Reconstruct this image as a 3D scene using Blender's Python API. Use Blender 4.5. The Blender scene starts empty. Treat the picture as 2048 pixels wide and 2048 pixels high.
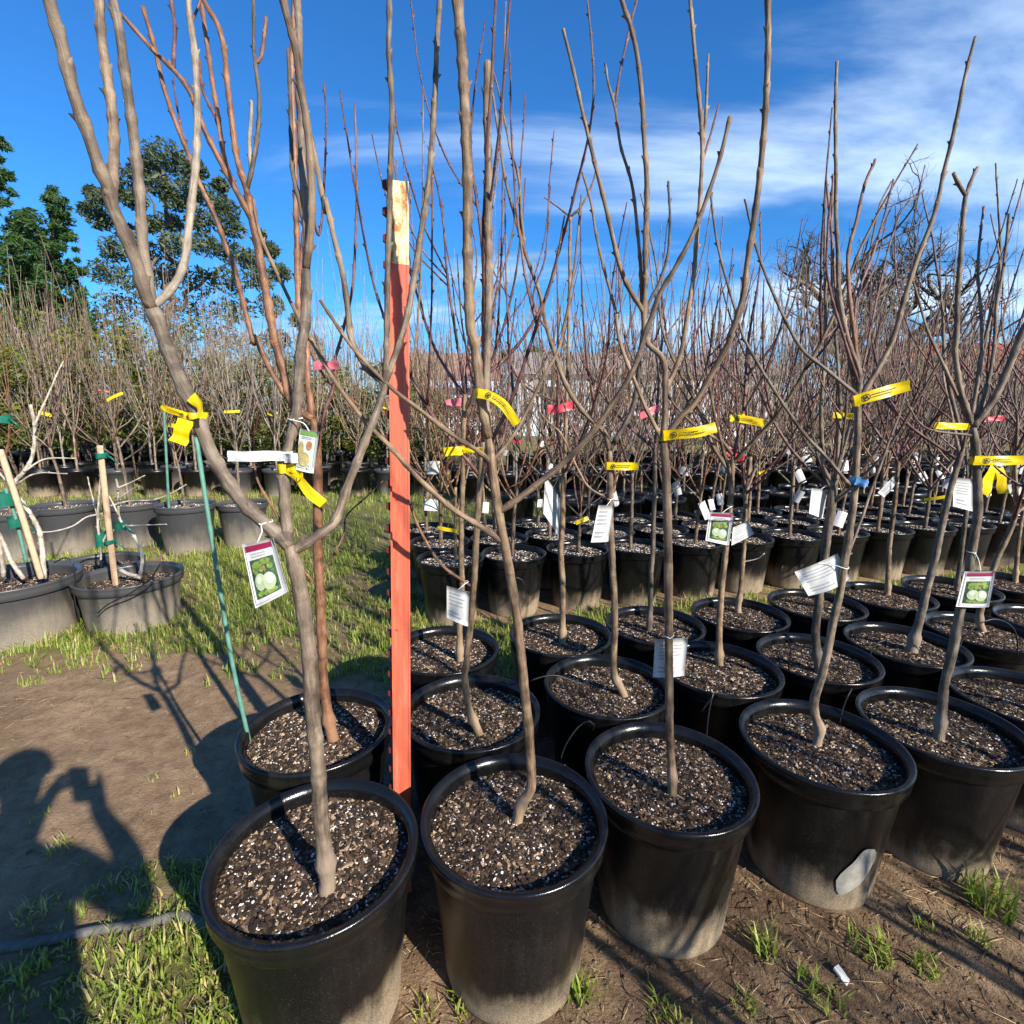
import bpy, bmesh, math, random
import numpy as np
from mathutils import Vector, Matrix, noise as mnoise
PI = math.pi
scene = bpy.context.scene
COL = scene.collection
# ------------------------------------------------------------------ camera, sky, sun, exposure
FPX, PITCH, ROLL = 1040.58, 0.189234, 0.005248      # focal length in 2048-px units
CAM = Vector((0, 0, 1.367))
cd = bpy.data.cameras.new('camera'); cam = bpy.data.objects.new('camera', cd); COL.objects.link(cam)
cd.sensor_width = 36.0; cd.lens = 36.0 * FPX / 2048; cd.clip_start = 0.03; cd.clip_end = 1500
cam.matrix_world = Matrix.Translation(CAM) @ Matrix.Rotation(PI/2 - PITCH, 4, 'X') @ Matrix.Rotation(ROLL, 4, 'Z')
scene.camera = cam
SUN_EL = math.radians(30.0); SUN_AZ = (0.678, -0.735)          # horizontal direction towards the sun
world = bpy.data.worlds.new('World'); scene.world = world; world.use_nodes = True
wn, wl = world.node_tree.nodes, world.node_tree.links
wn.clear()
def WN(t, **kw):
    n = wn.new(t)
    for k, v in kw.items(): setattr(n, k, v)
    return n
sky = WN('ShaderNodeTexSky', sky_type='NISHITA', sun_disc=False)
sky.sun_elevation = SUN_EL; sky.sun_rotation = math.atan2(SUN_AZ[0], SUN_AZ[1])
sky.air_density = 1.0; sky.dust_density = 0.35; sky.ozone_density = 2.2; sky.altitude = 100
hsv = WN('ShaderNodeHueSaturation'); hsv.inputs['Saturation'].default_value = 1.05; hsv.inputs['Value'].default_value = 1.0
wl.new(sky.outputs[0], hsv.inputs['Color'])
tc = WN('ShaderNodeTexCoord'); sep = WN('ShaderNodeSeparateXYZ'); wl.new(tc.outputs['Generated'], sep.inputs[0])
def M2(op, a, b=None):
    n = WN('ShaderNodeMath', operation=op)
    for i, v in enumerate((a, b)):
        if v is None: continue
        if isinstance(v, (int, float)): n.inputs[i].default_value = v
        else: wl.new(v, n.inputs[i])
    return n.outputs[0]
zz = M2('ADD', M2('MAXIMUM', sep.outputs[2], 0.0), 0.16)
cx, cy = M2('DIVIDE', sep.outputs[0], zz), M2('DIVIDE', sep.outputs[1], zz)
comb = WN('ShaderNodeCombineXYZ'); wl.new(cx, comb.inputs[0]); wl.new(cy, comb.inputs[1])
mp = WN('ShaderNodeMapping'); wl.new(comb.outputs[0], mp.inputs[0])
mp.inputs['Location'].default_value = (1.9, 0.3, 0.0); mp.inputs['Rotation'].default_value = (0, 0, math.radians(-28)); mp.inputs['Scale'].default_value = (0.62, 1.25, 1)
n1 = WN('ShaderNodeTexNoise'); n1.inputs['Scale'].default_value = 1.1; n1.inputs['Detail'].default_value = 9; n1.inputs['Roughness'].default_value = 0.58; n1.inputs['Distortion'].default_value = 0.45
wl.new(mp.outputs[0], n1.inputs['Vector'])
# cirrus is thicker towards the east side of the sky (the right of the view) and low down
east = M2('MULTIPLY', sep.outputs[0], 0.20)
low = M2('MULTIPLY', M2('SUBTRACT', 0.42, M2('MAXIMUM', sep.outputs[2], 0.0)), 0.22)
dens = M2('ADD', M2('ADD', n1.outputs[0], east), low)
ramp = WN('ShaderNodeMapRange', interpolation_type='SMOOTHSTEP'); wl.new(dens, ramp.inputs[0])
ramp.inputs[1].default_value = 0.50; ramp.inputs[2].default_value = 0.82; ramp.inputs[3].default_value = 0.0; ramp.inputs[4].default_value = 0.85
tint = WN('ShaderNodeMixRGB', blend_type='MULTIPLY'); tint.inputs[0].default_value = 1.0; wl.new(hsv.outputs[0], tint.inputs[1]); tint.inputs[2].default_value = (0.31, 0.88, 1.42, 1)
mixc = WN('ShaderNodeMixRGB'); wl.new(ramp.outputs[0], mixc.inputs[0]); wl.new(tint.outputs[0], mixc.inputs[1]); mixc.inputs[2].default_value = (6.6, 8.3, 10.4, 1)
bg = WN('ShaderNodeBackground'); bg.inputs[1].default_value = 0.072; wl.new(mixc.outputs[0], bg.inputs[0])
wo = WN('ShaderNodeOutputWorld'); wl.new(bg.outputs[0], wo.inputs[0])
sd = bpy.data.lights.new('sun', 'SUN'); sun = bpy.data.objects.new('sun', sd); COL.objects.link(sun)
sd.energy = 5.0; sd.angle = math.radians(0.55); sd.color = (1.0, 0.92, 0.80)
sdir = Vector((SUN_AZ[0]*math.cos(SUN_EL), SUN_AZ[1]*math.cos(SUN_EL), math.sin(SUN_EL)))
sun.rotation_euler = sdir.to_track_quat('Z', 'Y').to_euler(); sun.location = (6, -6, 8)
vs = scene.view_settings; vs.view_transform = 'Standard'; vs.look = 'None'; vs.exposure = 1.0; vs.gamma = 1.0; vs.use_curve_mapping = False

# ------------------------------------------------------------------ photograph-measured rays -> world points
_c, _s = math.cos(PITCH), math.sin(PITCH); _cr, _sr = math.cos(ROLL), math.sin(ROLL)
def ray(px, py):
    x, y = px - 1024, py - 1024
    x, y = _cr*x + _sr*y, -_sr*x + _cr*y
    u = -y / FPX
    return Vector((x/FPX, _c + u*_s, -_s + u*_c))
def at(px, py, Y):
    d = ray(px, py); return CAM + d * (Y / d.y)
def onz(px, py, z=0.0):
    d = ray(px, py); return CAM + d * ((z - CAM.z) / d.z)
WIN = {'a': (0, 0), 'b': (650, 0), 'c': (1348, 0), 'd': (0, 650), 'e': (650, 650), 'f': (1348, 650), 'g': (0, 1348), 'h': (650, 1348), 'i': (1348, 1348)}
def px(w, x, y):
    if w == 'z': return (x*1.06004, y*1.06004)
    if w == 's': return (x, y)
    o = WIN[w]; return (o[0] + x*0.36232, o[1] + y*0.36232)
def P(spec):
    """'e:985,1200 850,1110 b:...' -> pixel list"""
    out = []; w = 'z'
    for tok in spec.split():
        if tok[1] == ':': w = tok[0]; tok = tok[2:]
        x, y = tok.split(','); out.append(px(w, float(x), float(y)))
    return out

# ------------------------------------------------------------------ materials
def mat(name, rough=0.6, spec=0.4):
    m = bpy.data.materials.new(name); m.use_nodes = True
    nt = m.node_tree; b = nt.nodes['Principled BSDF']
    b.inputs['Roughness'].default_value = rough; b.inputs['Specular IOR Level'].default_value = spec
    return m, nt, b
def nnode(nt, t, **kw):
    n = nt.nodes.new(t)
    for k, v in kw.items():
        if k in n.inputs: n.inputs[k].default_value = v
        else: setattr(n, k, v)
    return n
def coord(nt, kind='Object', scale=(1, 1, 1)):
    t = nt.nodes.new('ShaderNodeTexCoord'); mpn = nt.nodes.new('ShaderNodeMapping')
    mpn.inputs['Scale'].default_value = scale; nt.links.new(t.outputs[kind], mpn.inputs[0]); return mpn.outputs[0]
def noise(nt, vec, scale, detail=4, rough=0.55, dist=0.0):
    n = nt.nodes.new('ShaderNodeTexNoise'); n.inputs['Scale'].default_value = scale; n.inputs['Detail'].default_value = detail
    n.inputs['Roughness'].default_value = rough; n.inputs['Distortion'].default_value = dist
    nt.links.new(vec, n.inputs['Vector']); return n.outputs[0]
def ramp4(nt, fac, stops):
    r = nt.nodes.new('ShaderNodeValToRGB'); e = r.color_ramp.elements
    while len(e) < len(stops): e.new(0.5)
    for k, (p, c) in enumerate(stops): e[k].position = p; e[k].color = (*c, 1)
    nt.links.new(fac, r.inputs[0]); return r.outputs[0]
def mix(nt, fac, a, b, mode='MIX'):
    n = nt.nodes.new('ShaderNodeMixRGB'); n.blend_type = mode
    for i, v in enumerate((fac, a, b)):
        if isinstance(v, (int, float)): n.inputs[i].default_value = v
        elif isinstance(v, tuple): n.inputs[i].default_value = (*v, 1)
        else: nt.links.new(v, n.inputs[i])
    return n.outputs[0]
def mrange(nt, v, a, b, c=0.0, d=1.0):
    n = nt.nodes.new('ShaderNodeMapRange'); n.interpolation_type = 'SMOOTHSTEP'
    for i, k in enumerate((a, b, c, d)): n.inputs[i+1].default_value = k
    nt.links.new(v, n.inputs[0]); return n.outputs[0]
def mathn(nt, op, a, b):
    n = nt.nodes.new('ShaderNodeMath'); n.operation = op
    for i, v in enumerate((a, b)):
        if isinstance(v, (int, float)): n.inputs[i].default_value = v
        else: nt.links.new(v, n.inputs[i])
    return n.outputs[0]
def bump(nt, b, h, strength, dist=0.01):
    n = nt.nodes.new('ShaderNodeBump'); n.inputs['Strength'].default_value = strength; n.inputs['Distance'].default_value = dist
    nt.links.new(h, n.inputs['Height']); nt.links.new(n.outputs[0], b.inputs['Normal'])
def objrand(nt):
    n = nt.nodes.new('ShaderNodeObjectInfo'); return n.outputs['Random']
def bark(name, dark, mid, light, rough=0.62):
    m, nt, b = mat(name, rough, 0.35)
    uv = coord(nt, 'UV', (9, 14, 1)); n_band = noise(nt, uv, 1.0, 5, 0.62)
    n_mot = noise(nt, coord(nt, 'Object'), 22, 5, 0.6)
    f = mathn(nt, 'ADD', mathn(nt, 'MULTIPLY', n_band, 0.5), mathn(nt, 'MULTIPLY', n_mot, 0.5))
    col = ramp4(nt, f, [(0.39, dark), (0.50, mid), (0.62, light)])
    ring = noise(nt, coord(nt, 'UV', (.8, 26, 1)), 1.0, 2, 0.5); col = mix(nt, mathn(nt, 'MULTIPLY', mrange(nt, ring, .62, .70), .55), col, dark); patch = noise(nt, coord(nt, 'Object'), 5, 3, .5); col = mix(nt, mathn(nt, 'MULTIPLY', mrange(nt, patch, .5, .68), .45), col, light)
    sv = nt.nodes.new('ShaderNodeSeparateXYZ'); nt.links.new(coord(nt, 'UV'), sv.inputs[0]); foot = mrange(nt, mathn(nt, 'ADD', sv.outputs[1], mathn(nt, 'MULTIPLY', mathn(nt, 'SUBTRACT', n_mot, .5), .12)), .08, .15, .75, 0.0); col = mix(nt, foot, col, tuple(c*1.05 for c in light))
    var = mix(nt, objrand(nt), (0.82, 0.82, 0.84), (1.15, 1.08, 1.0))
    nt.links.new(mix(nt, 1.0, col, var, 'MULTIPLY'), b.inputs['Base Color'])
    bump(nt, b, mathn(nt, 'ADD', noise(nt, coord(nt, 'UV', (16, 40, 1)), 1.0, 6, 0.65), mathn(nt, 'MULTIPLY', ring, .5)), 0.7, 0.003)
    return m
MB_GREY = bark('bark_grey', (.050, .037, .027), (.135, .103, .075), (.27, .215, .16))
MB_TAN = bark('bark_tan', (.055, .036, .022), (.155, .105, .066), (.29, .21, .135))
MB_COPPER = bark('bark_copper', (.055, .025, .015), (.16, .075, .040), (.28, .155, .09), 0.5)
MB_RED = bark('bark_red_twig', (.036, .016, .016), (.10, .042, .038), (.22, .12, .10), 0.45)
MB_DARK = bark('bark_dark', (.03, .024, .020), (.075, .060, .047), (.17, .135, .105))
MB_PALE = bark('bark_pale', (.18, .16, .13), (.36, .33, .28), (.55, .51, .45))
MB_LGREY = bark('bark_light_grey', (.10, .085, .068), (.22, .19, .155), (.38, .33, .27))
MB_FAR = bark('bark_far', (.07, .052, .036), (.19, .145, .10), (.36, .285, .20))

def potmat(name, base, dustcol, dusttop, fleck, rbase=.22):
    m, nt, b = mat(name, 0.33, 0.36)
    tcn = nt.nodes.new('ShaderNodeTexCoord'); sp = nt.nodes.new('ShaderNodeSeparateXYZ'); nt.links.new(tcn.outputs['Object'], sp.inputs[0])
    rnd = objrand(nt)
    vec = nt.nodes.new('ShaderNodeVectorMath'); vec.operation = 'ADD'; nt.links.new(tcn.outputs['Object'], vec.inputs[0])
    cmb = nt.nodes.new('ShaderNodeCombineXYZ'); nt.links.new(mathn(nt, 'MULTIPLY', rnd, 37.0), cmb.inputs[0]); nt.links.new(cmb.outputs[0], vec.inputs[1])
    v = vec.outputs[0]
    big = noise(nt, v, 5, 4, 0.6); fine = noise(nt, v, 330, 2, 0.8); streak = nt.nodes.new('ShaderNodeMapping'); streak.inputs['Scale'].default_value = (30, 30, 2.0); nt.links.new(v, streak.inputs[0])
    st = noise(nt, streak.outputs[0], 1.0, 4, 0.6)
    zz_ = mathn(nt, 'ADD', sp.outputs[2], mathn(nt, 'MULTIPLY', mathn(nt, 'SUBTRACT', big, 0.5), 0.30)); zz_ = mathn(nt, 'ADD', zz_, mathn(nt, 'MULTIPLY', mathn(nt, 'SUBTRACT', st, .5), .16)); zz_ = mathn(nt, 'ADD', zz_, mathn(nt, 'MULTIPLY', mathn(nt, 'SUBTRACT', rnd, .5), .10))
    zlo = mrange(nt, zz_, -.01, dusttop, 1.0, 0.0)
    dust = mathn(nt, 'MULTIPLY', zlo, mrange(nt, fine, 0.30, 0.62, 0.35, 1.0))
    film = mathn(nt, 'MULTIPLY', mrange(nt, mathn(nt, 'ADD', mathn(nt, 'MULTIPLY', st, .5), mathn(nt, 'MULTIPLY', big, .5)), 0.46, 0.72), 0.16)
    col = mix(nt, film, base, (.055, .052, .046))
    col = mix(nt, mathn(nt, 'MULTIPLY', mathn(nt, 'MULTIPLY', mrange(nt, fine, 0.60, 0.74), mrange(nt, big, .35, .65, .15, 1.0)), fleck), col, (.22, .20, .17))
    col = mix(nt, dust, col, dustcol)
    nt.links.new(col, b.inputs['Base Color'])
    nt.links.new(mathn(nt, 'ADD', mathn(nt, 'MULTIPLY', dust, .45), mathn(nt, 'ADD', rbase, mathn(nt, 'MULTIPLY', big, .22))), b.inputs['Roughness'])
    bump(nt, b, mathn(nt, 'ADD', noise(nt, v, 60, 4, 0.6), mathn(nt, 'MULTIPLY', fine, .5)), 0.16, 0.004)
    return m
M_POT = potmat('black_pot_plastic', (.0040, .0040, .0044), (.30, .235, .16), 0.17, 0.30)
M_RIM = potmat('black_rim_plastic', (.0055, .0056, .0064), (.1, .08, .06), 0.005, 0.12, .11)
M_POTG = potmat('weathered_pot_plastic', (.040, .040, .043), (.25, .21, .16), 0.30, 0.6)
M_RIMG = potmat('weathered_rim_plastic', (.052, .053, .057), (.1, .08, .06), 0.005, 0.4)

def simple(name, col, rough=0.6, spec=0.4, nscale=0, namp=0.25, transl=0.0, metal=0.0):
    m, nt, b = mat(name, rough, spec); b.inputs['Base Color'].default_value = (*col, 1); b.inputs['Metallic'].default_value = metal
    if nscale:
        f = noise(nt, coord(nt), nscale, 4, 0.6)
        lo = tuple(c*(1-namp) for c in col); hi = tuple(min(1, c*(1+namp)) for c in col)
        nt.links.new(ramp4(nt, f, [(0.3, lo), (0.7, hi)]), b.inputs['Base Color'])
    if transl:
        t = nt.nodes.new('ShaderNodeBsdfTranslucent'); t.inputs[0].default_value = (*col, 1)
        mx = nt.nodes.new('ShaderNodeMixShader'); mx.inputs[0].default_value = transl
        nt.links.new(b.outputs[0], mx.inputs[1]); nt.links.new(t.outputs[0], mx.inputs[2])
        nt.links.new(mx.outputs[0], nt.nodes['Material Output'].inputs[0])
    return m
M_CH_D = simple('chip_dark', (.026, .0175, .0125), .85, .2, 60, .4)
M_CH_B = simple('chip_brown', (.085, .054, .034), .85, .2, 60, .4)
M_CH_T = simple('chip_tan', (.30, .21, .13), .85, .2, 60, .3)
M_CH_W = simple('perlite', (.72, .68, .62), .9, .2, 60, .15)
M_SOIL = simple('potting_soil', (.022, .015, .011), .95, .15, 90, .5)
M_YEL = simple('yellow_tape', (.78, .56, .005), .38, .45, 40, .12, .25)
M_RED = simple('red_tape', (.52, .05, .075), .42, .45, 40, .2, .25)
M_PINK = simple('pink_tape', (.72, .18, .22), .42, .45, 40, .2, .25)
M_GRN = simple('green_tape', (.008, .13, .085), .35, .5, 40, .2, .2)
M_BLUE = simple('blue_tape', (.10, .30, .56), .4, .45, 40, .2, .2)
M_PAPER = simple('white_card', (.60, .60, .585), .55, .35, 25, .06, .18)
M_TIE = simple('white_tie', (.70, .70, .66), .5, .4)
M_INK = simple('black_ink', (.05, .045, .03), .6, .2)
M_INKL = simple('grey_ink', (.30, .31, .34), .6, .2)
M_BURG = simple('burgundy_print', (.20, .008, .050), .5, .3)
M_PGRN = simple('leaf_green_print', (.15, .22, .05), .5, .3, 120, .6)
M_PDRK = simple('dark_foliage_print', (.035, .080, .045), .5, .3, 160, .8)
M_PPLUM = simple('pale_plum_print', (.33, .40, .24), .5, .3, 60, .15)
M_PPLUM2 = simple('pale_plum_shine_print', (.42, .49, .41), .5, .3)
M_PBR = simple('fruit_tan_print', (.36, .29, .12), .5, .3, 90, .25)
M_PBR2 = simple('bark_brown_print', (.26, .12, .06), .5, .3, 90, .4)
M_PGREEN2 = simple('tag_green_band', (.11, .24, .05), .5, .3)
M_BLACK = simple('black_tube', (.012, .012, .013), .45, .45)
M_PATCH = simple('peeling_label', (.26, .25, .22), .7, .3, 30, .25)
M_HOSE = simple('dusty_hose', (.10, .095, .085), .7, .3, 50, .4)
M_STAKEW = simple('wood_stake', (.46, .31, .20), .75, .25, 30, .2)
M_BAMB = simple('green_stake', (.075, .19, .145), .55, .4, 30, .3)
M_TWIGDRY = simple('dry_straw', (.36, .27, .15), .8, .2, 50, .4)
M_STRAWG = simple('green_straw', (.16, .22, .04), .6, .3, 50, .4)

# ------------------------------------------------------------------ object helpers
def link(name, me, m=None, parent=None):
    o = bpy.data.objects.new(name, me); COL.objects.link(o)
    if m is not None and me is not None and not me.materials:
        for q in (m if isinstance(m, (list, tuple)) else [m]): me.materials.append(q)
    if parent is not None: o.parent = parent
    return o
def tag(o, label=None, cat=None, group=None, kind=None):
    if label: o['label'] = label
    if cat: o['category'] = cat
    if group: o['group'] = group
    if kind: o['kind'] = kind
    return o
def empty(name, loc=(0, 0, 0), rz=0.0):
    o = bpy.data.objects.new(name, None); COL.objects.link(o); o.location = loc; o.rotation_euler = (0, 0, rz); o.empty_display_size = .1
    return o
class MB:
    """mesh builder: verts, faces, per-vertex uv, per-face material"""
    def __init__(s): s.v = []; s.f = []; s.uv = []; s.m = []; s.sm = []
    def face(s, idx, m=0, smooth=True): s.f.append(idx); s.m.append(m); s.sm.append(smooth)
    def mesh(s, name, mats):
        me = bpy.data.meshes.new(name); me.from_pydata([tuple(p) for p in s.v], [], s.f)
        if s.uv and len(s.uv) == len(s.v):
            ul = me.uv_layers.new(name='UVMap'); li = np.zeros(len(me.loops), dtype=np.int32); me.loops.foreach_get('vertex_index', li)
            ul.data.foreach_set('uv', np.array(s.uv, dtype=np.float32)[li].ravel())
        me.polygons.foreach_set('material_index', s.m); me.polygons.foreach_set('use_smooth', s.sm)
        for q in (mats if isinstance(mats, (list, tuple)) else [mats]): me.materials.append(q)
        me.update(); return me
    def build(s, name, mats, parent=None): return link(name, s.mesh(name, mats), None, parent)
    def box(s, lo, hi, m=0, M=None):
        b = len(s.v)
        for x, y, z in ((0,0,0),(1,0,0),(1,1,0),(0,1,0),(0,0,1),(1,0,1),(1,1,1),(0,1,1)):
            p = Vector((hi[0] if x else lo[0], hi[1] if y else lo[1], hi[2] if z else lo[2]))
            s.v.append(M @ p if M else p); s.uv.append((x, z))
        for q in ((0,3,2,1),(4,5,6,7),(0,1,5,4),(1,2,6,5),(2,3,7,6),(3,0,4,7)): s.face([b+k for k in q], m, False)
    def tube(s, pts, radii, sides=6, m=0, cap=True, v0=0.0):
        n = len(pts); b = len(s.v); L = v0
        t0 = (pts[1]-pts[0]).normalized(); up = Vector((0.3, 1, 0.1)) if abs(t0.y) < .9 else Vector((1, 0, 0))
        x = t0.cross(up).normalized()
        for i in range(n):
            t = (pts[min(i+1, n-1)] - pts[max(i-1, 0)])
            t = t.normalized() if t.length > 1e-9 else t0
            x = (x - t*x.dot(t)); x = x.normalized() if x.length > 1e-6 else t.orthogonal().normalized()
            y = t.cross(x)
            if i: L += (pts[i]-pts[i-1]).length
            for k in range(sides):
                a = 2*PI*k/sides; s.v.append(pts[i] + (x*math.cos(a) + y*math.sin(a))*radii[i]); s.uv.append((k/sides if k <= sides/2 else 1-k/sides, L))
        for i in range(n-1):
            for k in range(sides):
                k2 = (k+1) % sides; s.face((b+i*sides+k, b+i*sides+k2, b+(i+1)*sides+k2, b+(i+1)*sides+k), m)
        if cap:
            s.face(tuple(b+k for k in reversed(range(sides))), m, False); s.face(tuple(b+(n-1)*sides+k for k in range(sides)), m, False)
        return L
    def lathe(s, prof, seg=48, m=0, closed_bottom=False):
        b = len(s.v)
        for r, z in prof:
            for k in range(seg):
                a = 2*PI*k/seg; s.v.append(Vector((r*math.cos(a), r*math.sin(a), z))); s.uv.append((k/seg, z))
        for i in range(len(prof)-1):
            for k in range(seg):
                k2 = (k+1) % seg; s.face((b+i*seg+k, b+i*seg+k2, b+(i+1)*seg+k2, b+(i+1)*seg+k), m)
        if closed_bottom: s.face(tuple(b+k for k in reversed(range(seg))), m, False)
def catmull(pts, step):
    if len(pts) == 2: pts = [pts[0], (pts[0]+pts[1])/2, pts[1]]
    q = [pts[0]*2-pts[1]] + pts + [pts[-1]*2-pts[-2]]; out = []
    for i in range(1, len(q)-2):
        p0, p1, p2, p3 = q[i-1:i+3]; n = max(1, int((p2-p1).length/step + .5))
        for k in range(n):
            t = k/n; out.append(0.5*((2*p1) + (p2-p0)*t + (2*p0-5*p1+4*p2-p3)*t*t + (3*p1-p0-3*p2+p3)*t**3))
    out.append(pts[-1].copy()); return out
def limb(mb, ctrl, r0, r1, rnd, sides=7, step=0.018, node=0.045, budsize=1.0, wob=0.0012, m=0, power=1.0):
    """a woody shoot: smooth path, taper, swollen nodes, small buds"""
    pts = catmull([Vector(p) for p in ctrl], step); n = len(pts)
    sd_ = rnd.random()*100; rad = []; acc = 0.0; nxt = node*rnd.uniform(.4, 1); side = rnd.random()*6.28; buds = []
    tot = sum((pts[i]-pts[i-1]).length for i in range(1, n)); L = 0.0
    for i in range(n):
        d = (pts[i]-pts[i-1]).length if i else 0.0; L += d; acc += d; t = L/max(tot, 1e-6)
        r = r0 + (r1-r0)*(t**power); r *= 1 + 0.05*mnoise.noise(Vector((L*11, sd_, 0)))
        if acc > nxt:
            acc = 0; nxt = node*rnd.uniform(.6, 1.45); side += 2.4; r *= 1.24; buds.append((i, side, r))
        rad.append(r)
        if 0 < i < n-1:
            w = wob*(1.6 + r*90)
            pts[i] = pts[i] + Vector((mnoise.noise(Vector((L*9, sd_, 3))), mnoise.noise(Vector((L*9, sd_, 7))), mnoise.noise(Vector((L*9, sd_, 11)))))*w
    mb.tube(pts, rad, sides, m, True, 5.0)
    if budsize > 0:
        for i, a, r in buds:
            if i >= n-1 or i == 0: continue
            t = (pts[i+1]-pts[i-1]).normalized(); x = t.orthogonal().normalized(); y = t.cross(x); d = x*math.cos(a) + y*math.sin(a)
            bl = (0.0055 + r*.55)*budsize; bw = (0.0026 + r*.26)*budsize; c = pts[i] + d*r*.7; tip = c + (d*.75 + t*.8)*bl; q = t.cross(d)
            b = len(mb.v)
            for p in (c + q*bw, c + t*bw*1.5, c - q*bw, c - t*bw*1.3, tip): mb.v.append(p); mb.uv.append((.5, 6.5))
            for k in range(4): mb.face((b+k, b+(k+1) % 4, b+4), m)
    return pts, rad

# ------------------------------------------------------------------ ground
def grass_cover(x, y):
    """0..1 share of the ground under grass, in metres on the plot"""
    n = mnoise.noise(Vector((x*1.3, y*1.3, 2.0)))*.5 + mnoise.noise(Vector((x*4.1, y*4.1, 7.0)))*.4 + mnoise.noise(Vector((x*11, y*11, 4.0)))*.25
    c = 0.0
    if 1.0 < y < 2.0 and x < -0.6: c = 0.03                                 # trodden bare path
    if y < 1.5 and x < -0.35: c = max(c, .46*min(1.0, (1.5-y)/.3))          # foreground patch by the hose
    if y < 1.2 and -1.22 < x < -0.35: c = max(c, .66*min(1.0, (1.2-y)/.12))
    if y >= 2.0 and x < -.28:
        c = .12 + min(1.0, max(0.0, (y-2.15)/.7))*.65
        if x < -2.2 and y < 2.9: c = max(c, .33)
        if x < -1.55 and 2.2 < y < 2.75: c *= .55
    yy = y - .27*(x+.2)
    if yy >= 2.2 and x >= -.28: c = .10
    if 2.42 < yy < 3.25 and x > -.3: c = .74
    if y > 4.7 and x < -.8: c = .80
    if yy > 4.4 and x >= -.8: c = .80
    if x >= -.35 and y < .95: c = .10
    return max(0.0, min(1.0, c + n*1.05))
def gz(x, y):
    near = max(0.0, 1.0 - math.hypot(x, y-1.5)/9.0)
    return (mnoise.noise(Vector((x*.8, y*.8, 0)))*.018 + mnoise.noise(Vector((x*3.1, y*3.1, 5)))*.010 + mnoise.noise(Vector((x*9, y*9, 9)))*.006 + mnoise.noise(Vector((x*24, y*24, 1)))*.003)*near
def axis(lo, hi, a, b, fine, coarse_pts):
    mid = list(np.arange(a, b+1e-6, fine)); out = list(lo + (a-lo)*(1-np.linspace(1, 0, coarse_pts, endpoint=False)**2.2)) + mid
    return out + list(b + (hi-b)*np.linspace(0, 1, coarse_pts+1)[1:]**2.2)
xs = axis(-600, 600, -5.0, 4.2, .034, 24); ys = axis(-300, 900, -.7, 4.6, .034, 24)
gx, gy = len(xs), len(ys)
V = [(x, y, gz(x, y)) for y in ys for x in xs]
Fc = [(j*gx+i, j*gx+i+1, (j+1)*gx+i+1, (j+1)*gx+i) for j in range(gy-1) for i in range(gx-1)]
gm = bpy.data.meshes.new('ground'); gm.from_pydata(V, [], Fc); ga = gm.attributes.new('cover', 'FLOAT', 'POINT'); ga.data.foreach_set('value', [grass_cover(p[0], p[1]) for p in V]); gd = gm.attributes.new('mulch', 'FLOAT', 'POINT'); gd.data.foreach_set('value', [max(0.0, min(1.0, (p[0]+.62)/.3))*max(0.0, min(1.0, (3.0 - p[1] + .27*p[0])/.4)) for p in V]); gm.polygons.foreach_set('use_smooth', [True]*len(Fc)); gm.update()
m, nt, b = mat('nursery_dirt', .92, .15)
v = coord(nt); n_a = noise(nt, v, 1.4, 6, .6); n_b = noise(nt, v, 16, 6, .65, .4); n_c = noise(nt, v, 120, 4, .7)
f = mathn(nt, 'ADD', mathn(nt, 'MULTIPLY', n_a, .35), mathn(nt, 'ADD', mathn(nt, 'MULTIPLY', n_b, .45), mathn(nt, 'MULTIPLY', n_c, .22)))
col = ramp4(nt, f, [(.32, (.075, .046, .026)), (.46, (.20, .132, .078)), (.56, (.285, .195, .118)), (.70, (.39, .285, .18))])
damp = mrange(nt, noise(nt, v, .9, 3, .5), .42, .62)
col = mix(nt, mathn(nt, 'MULTIPLY', damp, .40), col, (.115, .072, .042))
am = nt.nodes.new('ShaderNodeAttribute'); am.attribute_name = 'mulch'
ml = mathn(nt, 'MULTIPLY', am.outputs['Fac'], mrange(nt, mathn(nt, 'ADD', mathn(nt, 'MULTIPLY', noise(nt, v, 7, 5, .65), .6), mathn(nt, 'MULTIPLY', n_c, .4)), .40, .60))
col = mix(nt, mathn(nt, 'MULTIPLY', ml, .72), col, (.070, .043, .027))
att = nt.nodes.new('ShaderNodeAttribute'); att.attribute_name = 'cover'
col = mix(nt, mathn(nt, 'MULTIPLY', mrange(nt, mathn(nt, 'ADD', att.outputs['Fac'], mathn(nt, 'MULTIPLY', mathn(nt, 'SUBTRACT', n_c, .5), .8)), .35, .95), .7), col, (.105, .125, .032))
nt.links.new(col, b.inputs['Base Color'])
bump(nt, b, mathn(nt, 'ADD', mathn(nt, 'MULTIPLY', n_b, .6), mathn(nt, 'MULTIPLY', n_c, .5)), .9, .02)
M_DIRT = m
ground = link('ground', gm, M_DIRT); ground['kind'] = 'structure'

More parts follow.
